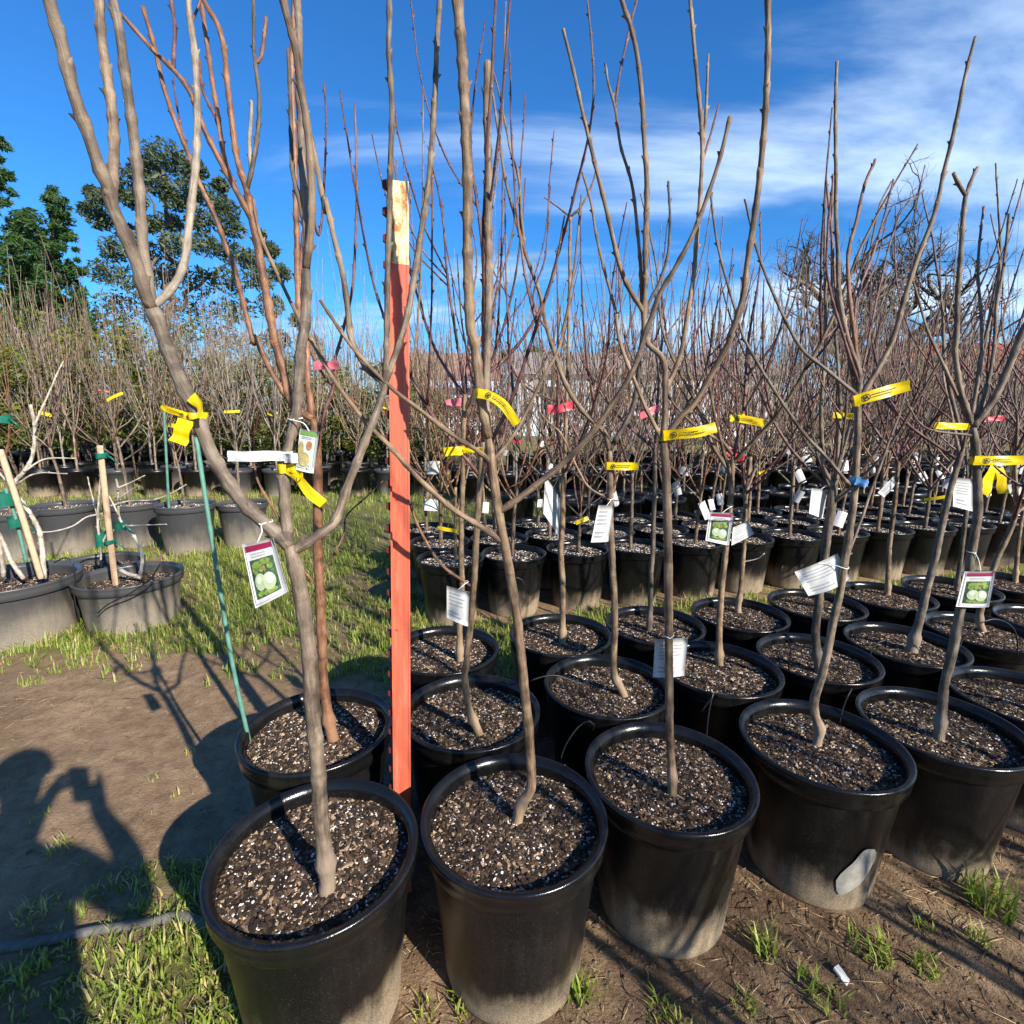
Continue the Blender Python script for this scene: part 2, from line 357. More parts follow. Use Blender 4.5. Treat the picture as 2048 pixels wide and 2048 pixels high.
# ------------------------------------------------------------------ pots
def pot_mesh(R, H, rb, pm, rm, soil_drop=.045):
    """body mesh and rim mesh (local z = 0 at ground)"""
    k = MB(); ri = R*.915
    k.lathe([(rb*.93, .0), (rb*.985, .004), (rb, .014), (rb*1.004, .03), (rb+(ri-rb)*.5, H*.5), (ri, H-.058), (ri+.001, H-.046)], 56, 0, True)
    k.lathe([(ri-.004, H-.02), (ri-.006, H-.05), (ri-.010, H-soil_drop-.04)], 56, 0)
    body = k.mesh('pot', pm)
    k = MB()
    k.lathe([(ri-.001, H-.056), (R-.0105, H-.0585), (R-.0075, H-.056), (R-.0068, H-.050), (R-.0045, H-.048), (R-.0036, H-.030), (R-.0022, H-.014), (R+.0005, H-.010), (R+.001, H-.005),
             (R-.001, H-.001), (R-.005, H+.0008), (R-.010, H-.0005), (R-.0135, H-.004), (ri-.0035, H-.010), (ri-.0045, H-.024)], 72, 0)
    return body, k.mesh('rim', rm)
def chips_mesh(R, count, seed, smin=.0017, smax=.0062):
    rs = np.random.RandomState(seed); k = MB()
    base = np.array([(-1,-1,-1),(1,-1,-1),(1,1,-1),(-1,1,-1),(-1,-1,1),(1,-1,1),(1,1,1),(-1,1,1)], float)
    V_ = np.zeros((count*8, 3)); F_ = np.zeros((count*6, 4), int); Mt = np.zeros(count*6, int)
    fq = np.array([(0,3,2,1),(4,5,6,7),(0,1,5,4),(1,2,6,5),(2,3,7,6),(3,0,4,7)])
    for i in range(count):
        r = R*math.sqrt(rs.rand()); a = rs.rand()*6.283; x, y = r*math.cos(a), r*math.sin(a)
        t = rs.rand(); s = smin + (smax-smin)*rs.rand()**2.2
        if t < .42: mt = 0; d = np.array([1.9, .7, .45])
        elif t < .62: mt = 1; d = np.array([2.0, .7, .4])
        elif t < .72: mt = 2; d = np.array([1.9, .6, .4])
        else: mt = 3; d = np.array([.8, .75, .65]); s = smin*(.8 + 1.0*rs.rand())
        p = base*d*s*(1 + rs.uniform(-.25, .25, (8, 3)))
        ca, sa = math.cos(rs.rand()*6.283), math.sin(rs.rand()*6.283); al = rs.rand()*6.283; ti = rs.uniform(-.5, .5)
        Rz = np.array([[math.cos(al), -math.sin(al), 0], [math.sin(al), math.cos(al), 0], [0, 0, 1]]); Rx = np.array([[1, 0, 0], [0, math.cos(ti), -math.sin(ti)], [0, math.sin(ti), math.cos(ti)]]); Ry = np.array([[math.cos(ti*.7), 0, math.sin(ti*.7)], [0, 1, 0], [-math.sin(ti*.7), 0, math.cos(ti*.7)]])
        p = p @ (Rz @ Rx @ Ry).T
        p += (x, y, soil_h(x, y, R) + rs.uniform(0, .003))
        V_[i*8:i*8+8] = p; F_[i*6:i*6+6] = fq + i*8; Mt[i*6:i*6+6] = mt
    me = bpy.data.meshes.new('soil_chips'); me.from_pydata(V_.tolist(), [], F_.tolist()); me.polygons.foreach_set('material_index', Mt.tolist())
    for q in (M_CH_D, M_CH_B, M_CH_T, M_CH_W): me.materials.append(q)
    me.update(); return me
def soil_h(x, y, R):
    r = math.hypot(x, y)/R
    return .012*(1-r*r) + .006*mnoise.noise(Vector((x*22, y*22, 3))) + .003*mnoise.noise(Vector((x*60, y*60, 8)))
def soil_mesh(R):
    k = MB(); seg, rings = 40, 16
    k.v.append(Vector((0, 0, soil_h(0, 0, R)))); k.uv.append((0, 0))
    for j in range(1, rings+1):
        for i in range(seg):
            a = 2*PI*i/seg; x, y = R*j/rings*math.cos(a), R*j/rings*math.sin(a); k.v.append(Vector((x, y, soil_h(x, y, R)))); k.uv.append((x, y))
    for i in range(seg):
        k.face((0, 1+i, 1+(i+1) % seg))
        for j in range(rings-1): k.face((1+j*seg+i, 1+(j+1)*seg+i, 1+(j+1)*seg+(i+1) % seg, 1+j*seg+(i+1) % seg))
    return k.mesh('soil', M_SOIL)
POT_R, POT_H, POT_B = .225, .42, .172
POTB, POTR = pot_mesh(POT_R, POT_H, POT_B, M_POT, M_RIM)
POTBG, POTRG = pot_mesh(POT_R*1.1, POT_H*1.06, POT_B*1.12, M_POTG, M_RIMG)
POTB2, POTR2 = pot_mesh(.305, .33, .255, M_POTG, M_RIMG, .075)
SOIL = soil_mesh(POT_R*.885)
CHIPS = [chips_mesh(POT_R*.885, 15000, 11), chips_mesh(POT_R*.885, 14500, 12)]
CHIPS_FAR = chips_mesh(POT_R*.885, 2600, 13, .004, .009)
SOIL_Z = POT_H - .045
def add_pot(root, rnd, near=True, body=None, rim=None, scale=1.0, H=POT_H, drop=.045, soil_scale=1.0):
    rz = rnd.random()*6.28
    p = link('pot', body or POTB, None, root); p.rotation_euler = (0, 0, rz); p.scale = (scale,)*3
    r = link('rim', rim or POTR, None, p)
    s = link('soil', SOIL, None, root); s.location = (0, 0, (H-drop)*scale); s.rotation_euler = (0, 0, rz); s.scale = (scale*soil_scale, scale*soil_scale, 1)
    ch = link('soil_chips', rnd.choice(CHIPS) if near else CHIPS_FAR, None, s); ch['kind'] = 'stuff'
    return p
# ------------------------------------------------------------------ traced trees
WR = 0.80   # wood radius factor
class Tree:
    """a young bare tree in a pot; the wood is one child per limb"""
    def __init__(s, name, label, center, group=None, seed=1, barkm=MB_GREY, twigm=MB_RED, near=True, drop=.045, scale=1.0, body=None, rim=None, H=POT_H, soil_scale=1.0):
        s.rnd = random.Random(seed); s.root = empty(name, (center[0], center[1], gz(center[0], center[1])-.006)); s.bark = barkm; s.twig = twigm
        tag(s.root, label, 'potted tree', group); s.samples = []; s.near = near; s.sides = 9 if near else 6
        add_pot(s.root, s.rnd, near, body, rim, scale, H, drop, soil_scale); s.soilz = (H-drop)*scale + .01; s.c = Vector(s.root.location); s.top = None; s.objs = []
    def trunk(s, spec, r0, r1, flare=1.35, graft=True):
        pp = P(spec); base = onz(*pp[0], s.soilz + .004); s.Y = base.y
        pts = [base - Vector((0, 0, .03))] + [at(*q, s.Y) for q in pp]; pts[1] = base
        return s._trunk(pts, r0, r1, flare, graft, pp)
    def _trunk(s, pts, r0, r1, flare, graft, pp=None):
        k = MB(); loc = [p - s.c for p in pts]; r0 *= WR; r1 *= WR
        cp = catmull(loc, .014); n = len(cp); tot = sum((cp[i]-cp[i-1]).length for i in range(1, n)); L = 0; rad = []; sd_ = s.rnd.random()*90; g0 = s.rnd.uniform(.07, .10); nodes = []; acc = 0
        for i in range(n):
            dl = (cp[i]-cp[i-1]).length if i else 0; L += dl; acc += dl
            r = r0 + (r1-r0)*min(1, L/tot); r *= 1 + (flare-1)*math.exp(-L/.05)
            if graft: r *= 1 + .36*math.exp(-((L-g0)/.018)**2)
            r *= 1 + .06*mnoise.noise(Vector((L*12, sd_, 0))) + .03*mnoise.noise(Vector((L*50, sd_, 0)))
            if acc > .085: acc = 0; r *= 1.07
            rad.append(r)
            if i > 2: cp[i] += Vector((mnoise.noise(Vector((L*8, sd_, 2))), mnoise.noise(Vector((L*8, sd_, 5))), 0))*.0035
        for i in range(max(0, n-3), n): rad[i] *= (.96, .86, .66)[i-n+3]
        k.tube(cp, rad, 12 if s.near else 7)
        # irregular bark: push vertices
        for i, p in enumerate(k.v): k.v[i] = p + Vector((mnoise.noise(p*55), mnoise.noise(p*55+Vector((9, 0, 0))), 0))*r0*.10
        o = k.build('trunk', s.bark, s.root); s.objs.append(o)
        for p, r in zip(cp, rad): s.samples.append((p + s.c, r))
        s.top = cp[-1] + s.c; s.r1 = r1; return o
    def nearest_px(s, q):
        best = None
        for p, r in s.samples:
            d = p - CAM
            w = (d.x, d.y*_c - d.z*_s, d.y*_s + d.z*_c)
            if w[1] < .05: continue
            x, y = FPX*w[0]/w[1], -FPX*w[2]/w[1]; x, y = _cr*x - _sr*y + 1024, _sr*x + _cr*y + 1024
            e = (x-q[0])**2 + (y-q[1])**2
            if best is None or e < best[0]: best = (e, p, r)
        return best
    def branch(s, spec, r0, r1, dy=0.0, extend=0.0, m=None, name='branch', parent=None, cut=False, node=.045, buds=1.0):
        pp = P(spec); e, p0, pr = s.nearest_px(pp[0]); y0 = p0.y
        n = len(pp); pts = []
        for i, q in enumerate(pp): pts.append(at(*q, y0 + dy*(i/(n-1))))
        if math.sqrt(e) < 60: pts[0] = p0
        if extend:
            d = (pts[-1]-pts[-2]).normalized(); d = (d + Vector((0, 0, .4))).normalized(); pts.append(pts[-1] + d*extend*.5); pts.append(pts[-1] + (d + Vector((s.rnd.uniform(-.1, .1), 0, .2))).normalized()*extend*.5)
        return s.wood(pts, r0, r1, m, name, parent, node, buds)
    def wood(s, pts, r0, r1, m=None, name='branch', parent=None, node=.045, buds=1.0, sides=None):
        k = MB(); cp, rad = limb(k, [p - s.c for p in pts], r0*WR, r1*WR, s.rnd, sides or s.sides, .013 if s.near else .045, node, buds)
        o = k.build(name, m or s.bark, parent or s.root)
        for p, r in zip(cp, rad): s.samples.append((p + s.c, r))
        s.objs.append(o); o_pts = [p + s.c for p in cp]; return o, o_pts, rad
    def twigs(s, o, pts, n, lo=.12, hi=.4, r=.0024, m=None, spread=.8):
        for _ in range(n):
            i = int(s.rnd.uniform(.25, .9)*(len(pts)-1)); a = s.rnd.random()*6.28; d = Vector((math.cos(a)*spread, math.sin(a)*spread, s.rnd.uniform(.5, 1.2))).normalized(); L = s.rnd.uniform(lo, hi)
            p = pts[i]; ctrl = [p, p + d*L*.35, p + (d + Vector((0, 0, .5))).normalized()*L*.7, p + (d*.8 + Vector((0, 0, .7))).normalized()*L]
            k = MB(); limb(k, [q - s.c for q in ctrl], r, r*.45, s.rnd, 5, .03, .03, 1.0); k.build('twig', m or s.twig, o)
    def crown(s, nb=4, height=1.2, spread=.35, r=.0075, whips=2, start=None, m=None):
        """free-grown crown on top of the trunk"""
        a0 = s.rnd.random()*6.28; top = start or s.top
        for k in range(nb):
            a = a0 + k*2*PI/nb + s.rnd.uniform(-.4, .4); h = height*s.rnd.uniform(.7, 1.1); sp = spread*s.rnd.uniform(.6, 1.2); d = Vector((math.cos(a), math.sin(a), 0))
            if k == 0: sp *= .25
            st = top - Vector((0, 0, s.rnd.uniform(0, .10) if k else 0))
            e, st, _ = min(((p-st).length, p, r_) for p, r_ in s.samples)
            j = lambda q: Vector((s.rnd.uniform(-q, q), s.rnd.uniform(-q, q), 0))
            ctrl = [st, st + d*sp*.38 + Vector((0, 0, h*.20)), st + d*sp*.70 + Vector((0, 0, h*.48)) + j(.02), st + d*sp*.90 + Vector((0, 0, h*.76)) + j(.03), st + d*sp + Vector((0, 0, h)) + j(.05)]
            o, pts, rad = s.wood(ctrl, r*s.rnd.uniform(.8, 1.1), r*.28, m or (s.twig if s.rnd.random() < .45 else s.bark))
            for w in range(whips):
                i = int(s.rnd.uniform(.15, .6)*(len(pts)-1)); b_ = s.rnd.random()*6.28; L = h*s.rnd.uniform(.35, .75); dd = Vector((math.cos(b_), math.sin(b_), 0))*s.rnd.uniform(.10, .24) + d*.06; p = pts[i]
                c2 = [p, p + dd*.5 + Vector((0, 0, L*.25)), p + dd*.85 + Vector((0, 0, L*.6)), p + dd + Vector((0, 0, L))]
                kk = MB(); limb(kk, [q - s.c for q in c2], rad[i]*.62, .0016, s.rnd, 6 if s.near else 4, .03 if s.near else .06, .035, 1.0); kk.build('twig', s.twig if s.rnd.random() < .7 else s.bark, o)
GF = 'black potted trees standing pot to pot in the front block'
U, VV = Vector((.446, .122)), Vector((-.125, .44))
# --- A
A = Tree('potted_tree', 'grey forked tree in black pot with burgundy fruit tag on its low limb', (-.434, 1.001), GF, 3, MB_GREY)
A.trunk('617,1672 613,1600 602,1480 593,1380 588,1300 579,1200 569,1120 557,1060 547,1030', .0195, .0175, 1.15)
_, lp, _ = A.branch('547,1030 500,988 450,940 400,860 365,770 330,690 a:880,1800 840,1700', .0155, .0125, -.05)
A.branch('a:840,1700 800,1600 760,1450 700,1300 625,1130 600,1020 560,940 490,740 410,520 350,300 300,130 260,0', .0115, .0065, -.10, .35)
A.branch('a:625,1130 620,1000 630,800 605,560 575,300 545,0', .0092, .0062, .10, .35)
A.branch('a:840,1700 820,1560 790,1350 770,1100 745,850 715,600 690,420 670,230 640,80 620,0', .0100, .0062, .05, .4)
A.branch('a:845,1710 940,1600 1010,1480 1040,1300 1070,1000 1085,750 1090,500 1075,300 1050,130 1040,0', .0078, .0050, .16, .3, MB_LGREY)
_, lp, _ = A.branch('547,1030 d:1575,950 1565,780 1600,640 1640,480 1650,300 1670,100 a:1685,1790 1690,1490', .0125, .0105, .06)
A.branch('a:1690,1490 1720,1200 1715,900 1690,650 1660,480 1640,300 1600,150 1560,0', .0085, .0050, -.05, .3, MB_TAN)
A.branch('a:1690,1490 1690,1200 1670,900 1660,700 1650,500 1655,200 1640,0', .0085, .0055, .06, .35)
A.branch('a:1700,1300 1650,1100 1615,950 1610,800 1600,500 1590,270', .0050, .0035, .03, 0, MB_DARK)
_, lp, _ = A.branch('553,1050 d:1800,1130 1860,1065 e:130,880 230,620 280,500 330,330', .0115, .0085, .12)
A.branch('e:330,330 440,0 b:500,1500 560,1100 590,800 610,500 620,200 635,0', .0080, .0050, .10, .3)
A.branch('e:325,340 340,150 b:345,1500 355,1200 360,900 370,600 355,300 355,0', .0068, .0045, -.06, .3)
A.branch('e:320,345 230,240 150,80 b:130,1750 95,1500 50,1300 0,1080 a:1800,1180 1740,850 1690,640 1650,400 1600,180', .0072, .0038, .06, .2)
o_, p_, r_ = A.branch('d:1590,1150 1480,960 1420,850 1400,760', .0035, .002, .05, 0, MB_COPPER)
A.branch('d:1640,1300 1700,1380 1745,1440', .003, .0018, .02, 0, MB_COPPER)
# --- A2
A2 = Tree('potted_tree', 'copper brown tree in black pot that also holds a leaning green stake', (-.594, 1.446), GF, 5, MB_COPPER)
A2.trunk('628,1395 618,1350 610,1280 607,1200 603,1100 599,1000 598,900 596,830 590,790', .0175, .0155, 1.5)
A2.branch('590,790 d:1620,440 1560,250 1520,100 a:1520,1900 1450,1500 1400,1250 1370,1080', .0140, .0115, .0, 0)
A2.branch('a:1370,1080 1300,830 1260,500 1240,300 1205,150 1120,0', .0092, .0055, .08, .3)
A2.branch('a:1400,1250 1330,1100 1250,950 1130,720 1040,500 960,390 850,280 740,160 660,70', .0092, .0050, -.10, 0)
A2.branch('a:960,390 960,300 965,150 945,0', .0055, .004, .04, .3, MB_RED)
A2.branch('a:1380,1060 1420,780 1430,550 1410,340 1405,270 1400,0', .0068, .0040, .10, .25, MB_DARK)
A2.branch('a:1415,340 1440,320 1470,95', .0058, .0048, .03, 0)
A2.branch('d:1620,440 1500,260 1400,50 a:1400,1900 1300,1500 1240,1350 1180,1180 1090,990 1040,850 960,650 900,450 850,250 790,40', .0088, .0055, -.05, 0)
A2.branch('a:1060,900 1000,700 965,500 960,420', .0032, .002, .05, 0, MB_RED)
A2.branch('a:1330,1100 1250,900 1200,680 1120,500 1100,330 1060,150 1110,0', .0050, .0030, .14, .2, MB_RED)
A2.branch('a:1250,950 1210,700 1190,560 1150,300 1110,0', .0072, .0050, .16, .3)
A2.branch('590,790 d:1720,500 1700,300 1690,100 a:1650,1700 1635,1200 1625,800 1610,400 1620,100', .0115, .0055, .10, .3, MB_COPPER)
A2.branch('a:1390,960 1380,800 1385,560', .0060, .0055, .05, 0, MB_LGREY)
A2.branch('d:1750,720 1790,500 1850,300 e:50,240 100,20 b:150,1600 170,1300 175,900 165,580', .0062, .0030, .15, 0, MB_RED)
A2.branch('d:1780,1400 1850,1250 1900,1150 e:120,1050 250,930 320,860', .0036, .0020, .08, 0, MB_RED)
A2.branch('d:1690,100 1800,300 e:80,350 190,450', .0052, .003, .12, 0, MB_COPPER)
A2.branch('a:1640,1650 1700,1100 1760,1300 1790,1000 1800,700 1790,460', .0052, .0030, .2, 0, MB_RED)
# --- B
B = Tree('potted_tree', 'tan tree in black pot with two thick uprights, one sawn flat at the top', (.009, 1.104), GF, 7, MB_TAN)
B.trunk('h:1065,800 1095,700 1138,630 1135,450 1112,150 e:1090,1900 1062,1650 1022,1350 990,1200 955,1000 922,800 905,620', .0150, .0125, 1.2)
B.branch('e:905,620 880,500 850,330 825,100 b:800,1800 790,1400 785,1000 775,700 755,300 735,0', .0130, .0100, -.05, .5, MB_TAN)
B.branch('e:905,600 890,450 893,250 b:900,1800 905,1450 900,1000 895,600 900,345', .0108, .0085, .07, 0, MB_GREY)
B.branch('e:985,1200 850,1110 700,1010 520,850 350,660 230,540 100,380 0,220 s:600,640 560,560 522,470 508,400', .0080, .0035, -.04, .0)
B.branch('e:965,1020 1100,930 1260,810 1400,680 1560,480 1700,250 1780,20 b:1850,1620 1925,1500 s:1385,470', .0090, .0040, -.05, .2)
B.branch('e:915,745 860,710 700,600 500,450 360,340 s:700,690 640,600', .0068, .0035, -.10, 0)
B.branch('e:940,770 1060,580 1200,300 1290,130 b:1330,1750', .0052, .0025, .08, .25)
B.branch('e:922,800 1000,560 1010,420', .004, .002, .12, .3, MB_RED)
# --- C
C = Tree('potted_tree', 'slim straight tree in black pot with printed yellow ribbon spread flat under its fork', (.428, 1.254), GF, 9, MB_TAN)
C.trunk('1268,1498 1266,1420 1263,1350 1262,1200 1260,1000 1257,900 1252,835', .0130, .0120, 1.15)
C.branch('1252,835 e:1780,470 1720,330 1660,180 1620,50 b:1600,1700 1540,1480 1500,1300 1470,1130 1420,950', .0062, .0028, .06)
C.branch('1252,832 f:20,520 100,450 180,330 300,100 c:310,1850 380,1650 420,1350 470,1000 500,700 515,400 520,100 520,0', .0085, .0055, -.08, .4)
_, lp, _ = C.branch('1252,832 e:1880,450 1870,200 b:1770,1860 1770,1500 1775,1100 1760,700 1730,350 1690,150 1640,0', .0085, .0045, .02, .3)
C.branch('b:1770,1800 1740,1450 1700,1050 1630,800 1600,600 1560,450 1545,350', .0055, .0030, .10)
C.branch('b:1768,1720 1640,1500 1550,1150 1490,900 1430,650 1360,350 1315,160', .0068, .0035, -.06)
C.branch('1252,832 s:1332,790 1350,740 c:50,1900 110,1500 150,1000 155,800 130,450 95,100 85,0', .0068, .0040, .10, .3)
C.branch('c:155,850 180,600 190,300', .0045, .0028, .04)
C.branch('c:155,900 200,750 250,570', .0036, .0022, .02, 0, MB_RED)
C.branch('b:1600,600 1640,350 1700,80 1718,0', .0034, .0022, .1, .2, MB_RED)
# --- D
D = Tree('potted_tree', 'crooked based tree in scuffed black pot with long printed yellow ribbon and folded white card', (.918, 1.384), GF, 13, MB_GREY)
D.trunk('i:785,400 805,300 780,230 775,140 815,10 f:870,1700 920,1450 960,1200 1000,950 1012,700 1015,480 1018,420', .0155, .0105, 1.1)
D.branch('f:1018,420 1020,250 c:950,1850 905,1500 895,1000 890,600 900,340', .0082, .0040, .04)
D.branch('f:990,400 830,240 720,150 630,0 c:560,1650 500,1500 440,1330', .0062, .0030, .0, .1)
D.branch('f:1008,890 950,860 850,740 700,580 550,350 400,100 370,30 c:240,1350 200,1050', .0058, .0030, -.06)
D.branch('f:1020,420 1150,200 1230,0 c:1300,1550 1430,1200 1500,900 1560,650 1610,400 1665,200', .0088, .0040, -.06)
D.branch('f:1012,430 960,150 c:900,1700 880,1400 840,1000', .0060, .003, .10, 0, MB_COPPER)
D.branch('f:1020,300 c:960,1500 1010,1200 1060,1000 1110,880', .0068, .0042, .12, 0, MB_COPPER)
D.branch('f:945,1340 1060,1000 1150,750 1250,480 1290,300', .0050, .0028, .12)
D.branch('f:1020,350 c:1000,1700 1100,1400 1160,1200 1210,990', .0048, .0028, .2, 0, MB_RED)
D.branch('f:1015,330 c:860,1600 850,1300 880,970', .0045, .0026, -.06, 0, MB_RED)
# --- E
E_ = Tree('potted_tree', 'dark trunked tree in black pot with fruit tag and broad yellow ribbon under its fork', (1.354, 1.488), GF, 17, MB_GREY)
E_.trunk('i:1462,345 1480,200 1500,20 f:1560,1700 1600,1500 1640,1280 1680,1050 1672,850 1658,650 1650,560', .0160, .0125, 1.3)
E_.branch('f:1652,570 1780,380 1880,150 1930,30 s:2080,600 2120,480', .0115, .0070, -.05, .5)
E_.branch('f:1648,540 1560,380 1500,250 1440,120 1390,0 s:1820,540', .0062, .003, .05)
E_.branch('f:1648,530 1580,350 1550,150 c:1560,1850 1580,1400 1610,1080', .0088, .0062, -.04)
E_.branch('c:1610,1080 1570,1010 1542,955', .0055, .0048, -.02)
E_.branch('c:1612,1070 1640,1000 1675,925', .0055, .0048, .03)
E_.branch('f:1655,540 1680,300 c:1700,1850 1680,1450 1710,1140', .0055, .0035, .08)
E_.branch('f:1640,620 1400,570 1280,430', .0045, .002, -.04)
E_.branch('f:1650,560 1750,250 c:1780,1700 1815,1500 1850,1180', .0062, .0040, .10)
# --- row two and three, one or two limbs traced, rest grown
def quick(name_label, c, seed, bm, spec, r0, r1, nb, h, sp, whips=2, near=True, twm=MB_RED):
    h *= .74
    t = Tree('potted_tree', name_label, c, GF, seed, bm, twm, near); t.trunk(spec, r0, r1, 1.4); t.crown(nb, h, sp, r1*.74, whips); return t
F_ = Tree('potted_tree', 'leaning tree in black pot at the far end of the foremost row', (1.80, 1.66), GF, 19, MB_DARK); F_.trunk('s:2090,1420 2096,1250 2110,1050 2120,900', .014, .011); F_.crown(4, 1.0, .4, .008, 2)
B2 = quick('tan tree in black pot beside red post with white card hung low', (-.130, 1.545), 21, MB_TAN, 'h:850,330 815,250 785,150 770,0 e:780,1900 805,1620 822,1400 836,1150 850,950 865,740 872,640', .0135, .0105, 4, 1.35, .34, 2)
B2.branch('e:790,1450 640,1320 520,1120 450,920 430,850', .0062, .003, .04, .35, MB_COPPER)
B3 = quick('straight tan tree in black pot, rearmost pot beside the red post', (-.275, 1.99), 23, MB_TAN, 'e:745,1850 745,1650 757,1450 750,1200 760,800 770,500 772,380', .0150, .0105, 5, 1.15, .38, 3)
C2 = Tree('potted_tree', 'clean V forked tree in black pot with flat yellow ribbon and white card', (.344, 1.713), GF, 25, MB_TAN)
C2.trunk('h:1650,120 1610,40 e:1592,1900 1600,1600 1582,1200 1575,900 1570,690', .0150, .0125, 1.4)
C2.branch('e:1570,690 1540,590 1420,470 1330,330 1270,170 1220,0 b:1180,1600 1100,1380 1030,1130 980,900 940,600 920,500', .0105, .0038, .05)
C2.branch('e:1570,690 1680,500 1720,350 1740,150 b:1780,1700 1850,1550 1900,1350 1895,1000', .0100, .0038, -.03, 0, MB_DARK)
C2.branch('b:1090,1370 1070,1000 1030,850 1000,700 960,500 930,400', .0055, .0030, .06)
C2.branch('b:1080,1300 1075,1000 1095,700 1103,520', .0040, .0022, .10, 0, MB_RED)
C2.branch('b:1250,1850 1150,1650 1220,1400 1240,1000 1265,720', .0040, .002, -.05, 0, MB_RED)
C2.branch('e:1560,960 1460,900 1400,800 1300,600 1200,500', .0042, .002, .08, .3)
C3 = Tree('potted_tree', 'straight trunked tree in black pot with grey card and a high Y fork', (.216, 2.15), GF, 27, MB_TAN)
C3.trunk('e:1310,1750 1312,1500 1305,1250 1312,1000 1322,800', .0165, .0135, 1.4)
C3.branch('e:1322,800 1330,500 1345,100 b:1350,1500 1355,1200', .0095, .0070, .05)
C3.branch('b:1355,1200 1280,1140 1210,1090', .0045, .003, .05); C3.branch('b:1355,1200 1420,1130 1480,1000 1500,900', .0055, .003, -.05)
C3.crown(5, .85, .42, .0075, 3)
D2 = quick('tree in black pot carrying a fruit tag beside a white card', (.79, 1.835), 31, MB_TAN, 'f:250,1880 252,1600 280,1300 310,1000 328,720', .0155, .0120, 5, 1.25, .42, 3)
D3 = quick('shaded trunk tree in black pot in the rearmost row behind the flat yellow ribbon', (.662, 2.268), 33, MB_DARK, 'e:1790,1680 1800,1400 1812,1200 1820,900 1822,650', .0145, .0105, 5, 1.1, .40, 3)
E3 = quick('tree with short hooked side shoot in black pot in the rearmost row', (1.116, 2.411), 35, MB_TAN, 'f:355,1575 378,1350 395,1050 385,850', .0150, .0105, 5, 1.15, .42, 3)
o_, p_, r_ = E3.branch('f:390,1310 460,1290 500,1260', .0035, .0025, -.05, 0, MB_PALE)
E2 = Tree('potted_tree', 'dark trunk in black pot forking low into parallel uprights beside the folded white card', (1.236, 1.955), GF, 37, MB_DARK)
E2.trunk('f:800,1900 782,1700 802,1500 842,1200 870,950 880,890', .0185, .0165, 1.3)
E2.branch('f:880,890 820,750 815,430 830,200 c:840,1800 830,1400 840,990', .0098, .0040, .05, 0, MB_GREY)
E2.branch('f:885,880 905,700 915,400 900,150 c:880,1700 870,1350 875,960', .0088, .0035, .02, 0, MB_GREY)
E2.branch('f:890,870 960,600 1010,350 c:1010,1700 1080,1400 1130,1150 1200,1000', .0062, .003, .12)
E2.branch('f:860,980 900,800 980,500 1050,200 c:1130,1600 1240,1200 1380,1050', .0055, .003, .2, 0, MB_RED)
E2.crown(4, .95, .45, .0065, 3)
F2 = Tree('potted_tree', 'tree in black pot with knotted root collar, trunk leaning far to one side', (1.685, 2.085), GF, 39, MB_GREY)
F2.trunk('f:1315,1790 1345,1660 1400,1450 1470,1150 1540,850 1595,680', .0205, .0125, 1.75)
F2.branch('f:1595,680 1560,500 1500,250 c:1480,1700 1440,1400 1370,1060', .0095, .003, .06); F2.branch('f:1595,680 1660,480 1700,200 c:1750,1700 1800,1400 1775,900', .0105, .003, .0)
F2.crown(4, .9, .45, .0075, 3)
G2 = quick('right leaning tree in black pot with swollen base behind the leaning trunk', (2.13, 2.2), 41, MB_TAN, 'f:1700,1690 1690,1600 1760,1350 1850,1150 1900,1000', .0170, .0125, 5, 1.2, .42, 3)
F3 = quick('slender tree in black pot behind the folded white card', (1.56, 2.53), 43, MB_DARK, 's:1640,1215 1645,1100 1662,980', .0145, .0105, 5, 1.2, .42, 3)
G3 = quick('tan tree in black pot with narrow white strips tied to its trunk', (2.005, 2.655), 45, MB_TAN, 'f:1180,1490 1188,1250 1222,950 1240,720', .0160, .0115, 5, 1.2, .42, 3)
H3 = quick('last but one tree of the rearmost row, grey card by its trunk', (2.45, 2.775), 47, MB_DARK, 'f:1560,1470 1600,1150 1622,900', .0150, .0115, 5, 1.15, .42, 3)
I3 = quick('tree with swollen base in black pot, last of the rearmost row', (2.90, 2.90), 49, MB_TAN, 'f:1885,1410 1900,1200 1932,1000', .0150, .0115, 4, 1.15, .42, 3)
H2 = quick('tree in black pot ending the middle row beyond the swollen base', (2.575, 2.325), 51, MB_TAN, 's:2120,1230 2125,1000 2130,900', .0150, .0115, 4, 1.15, .42, 2)
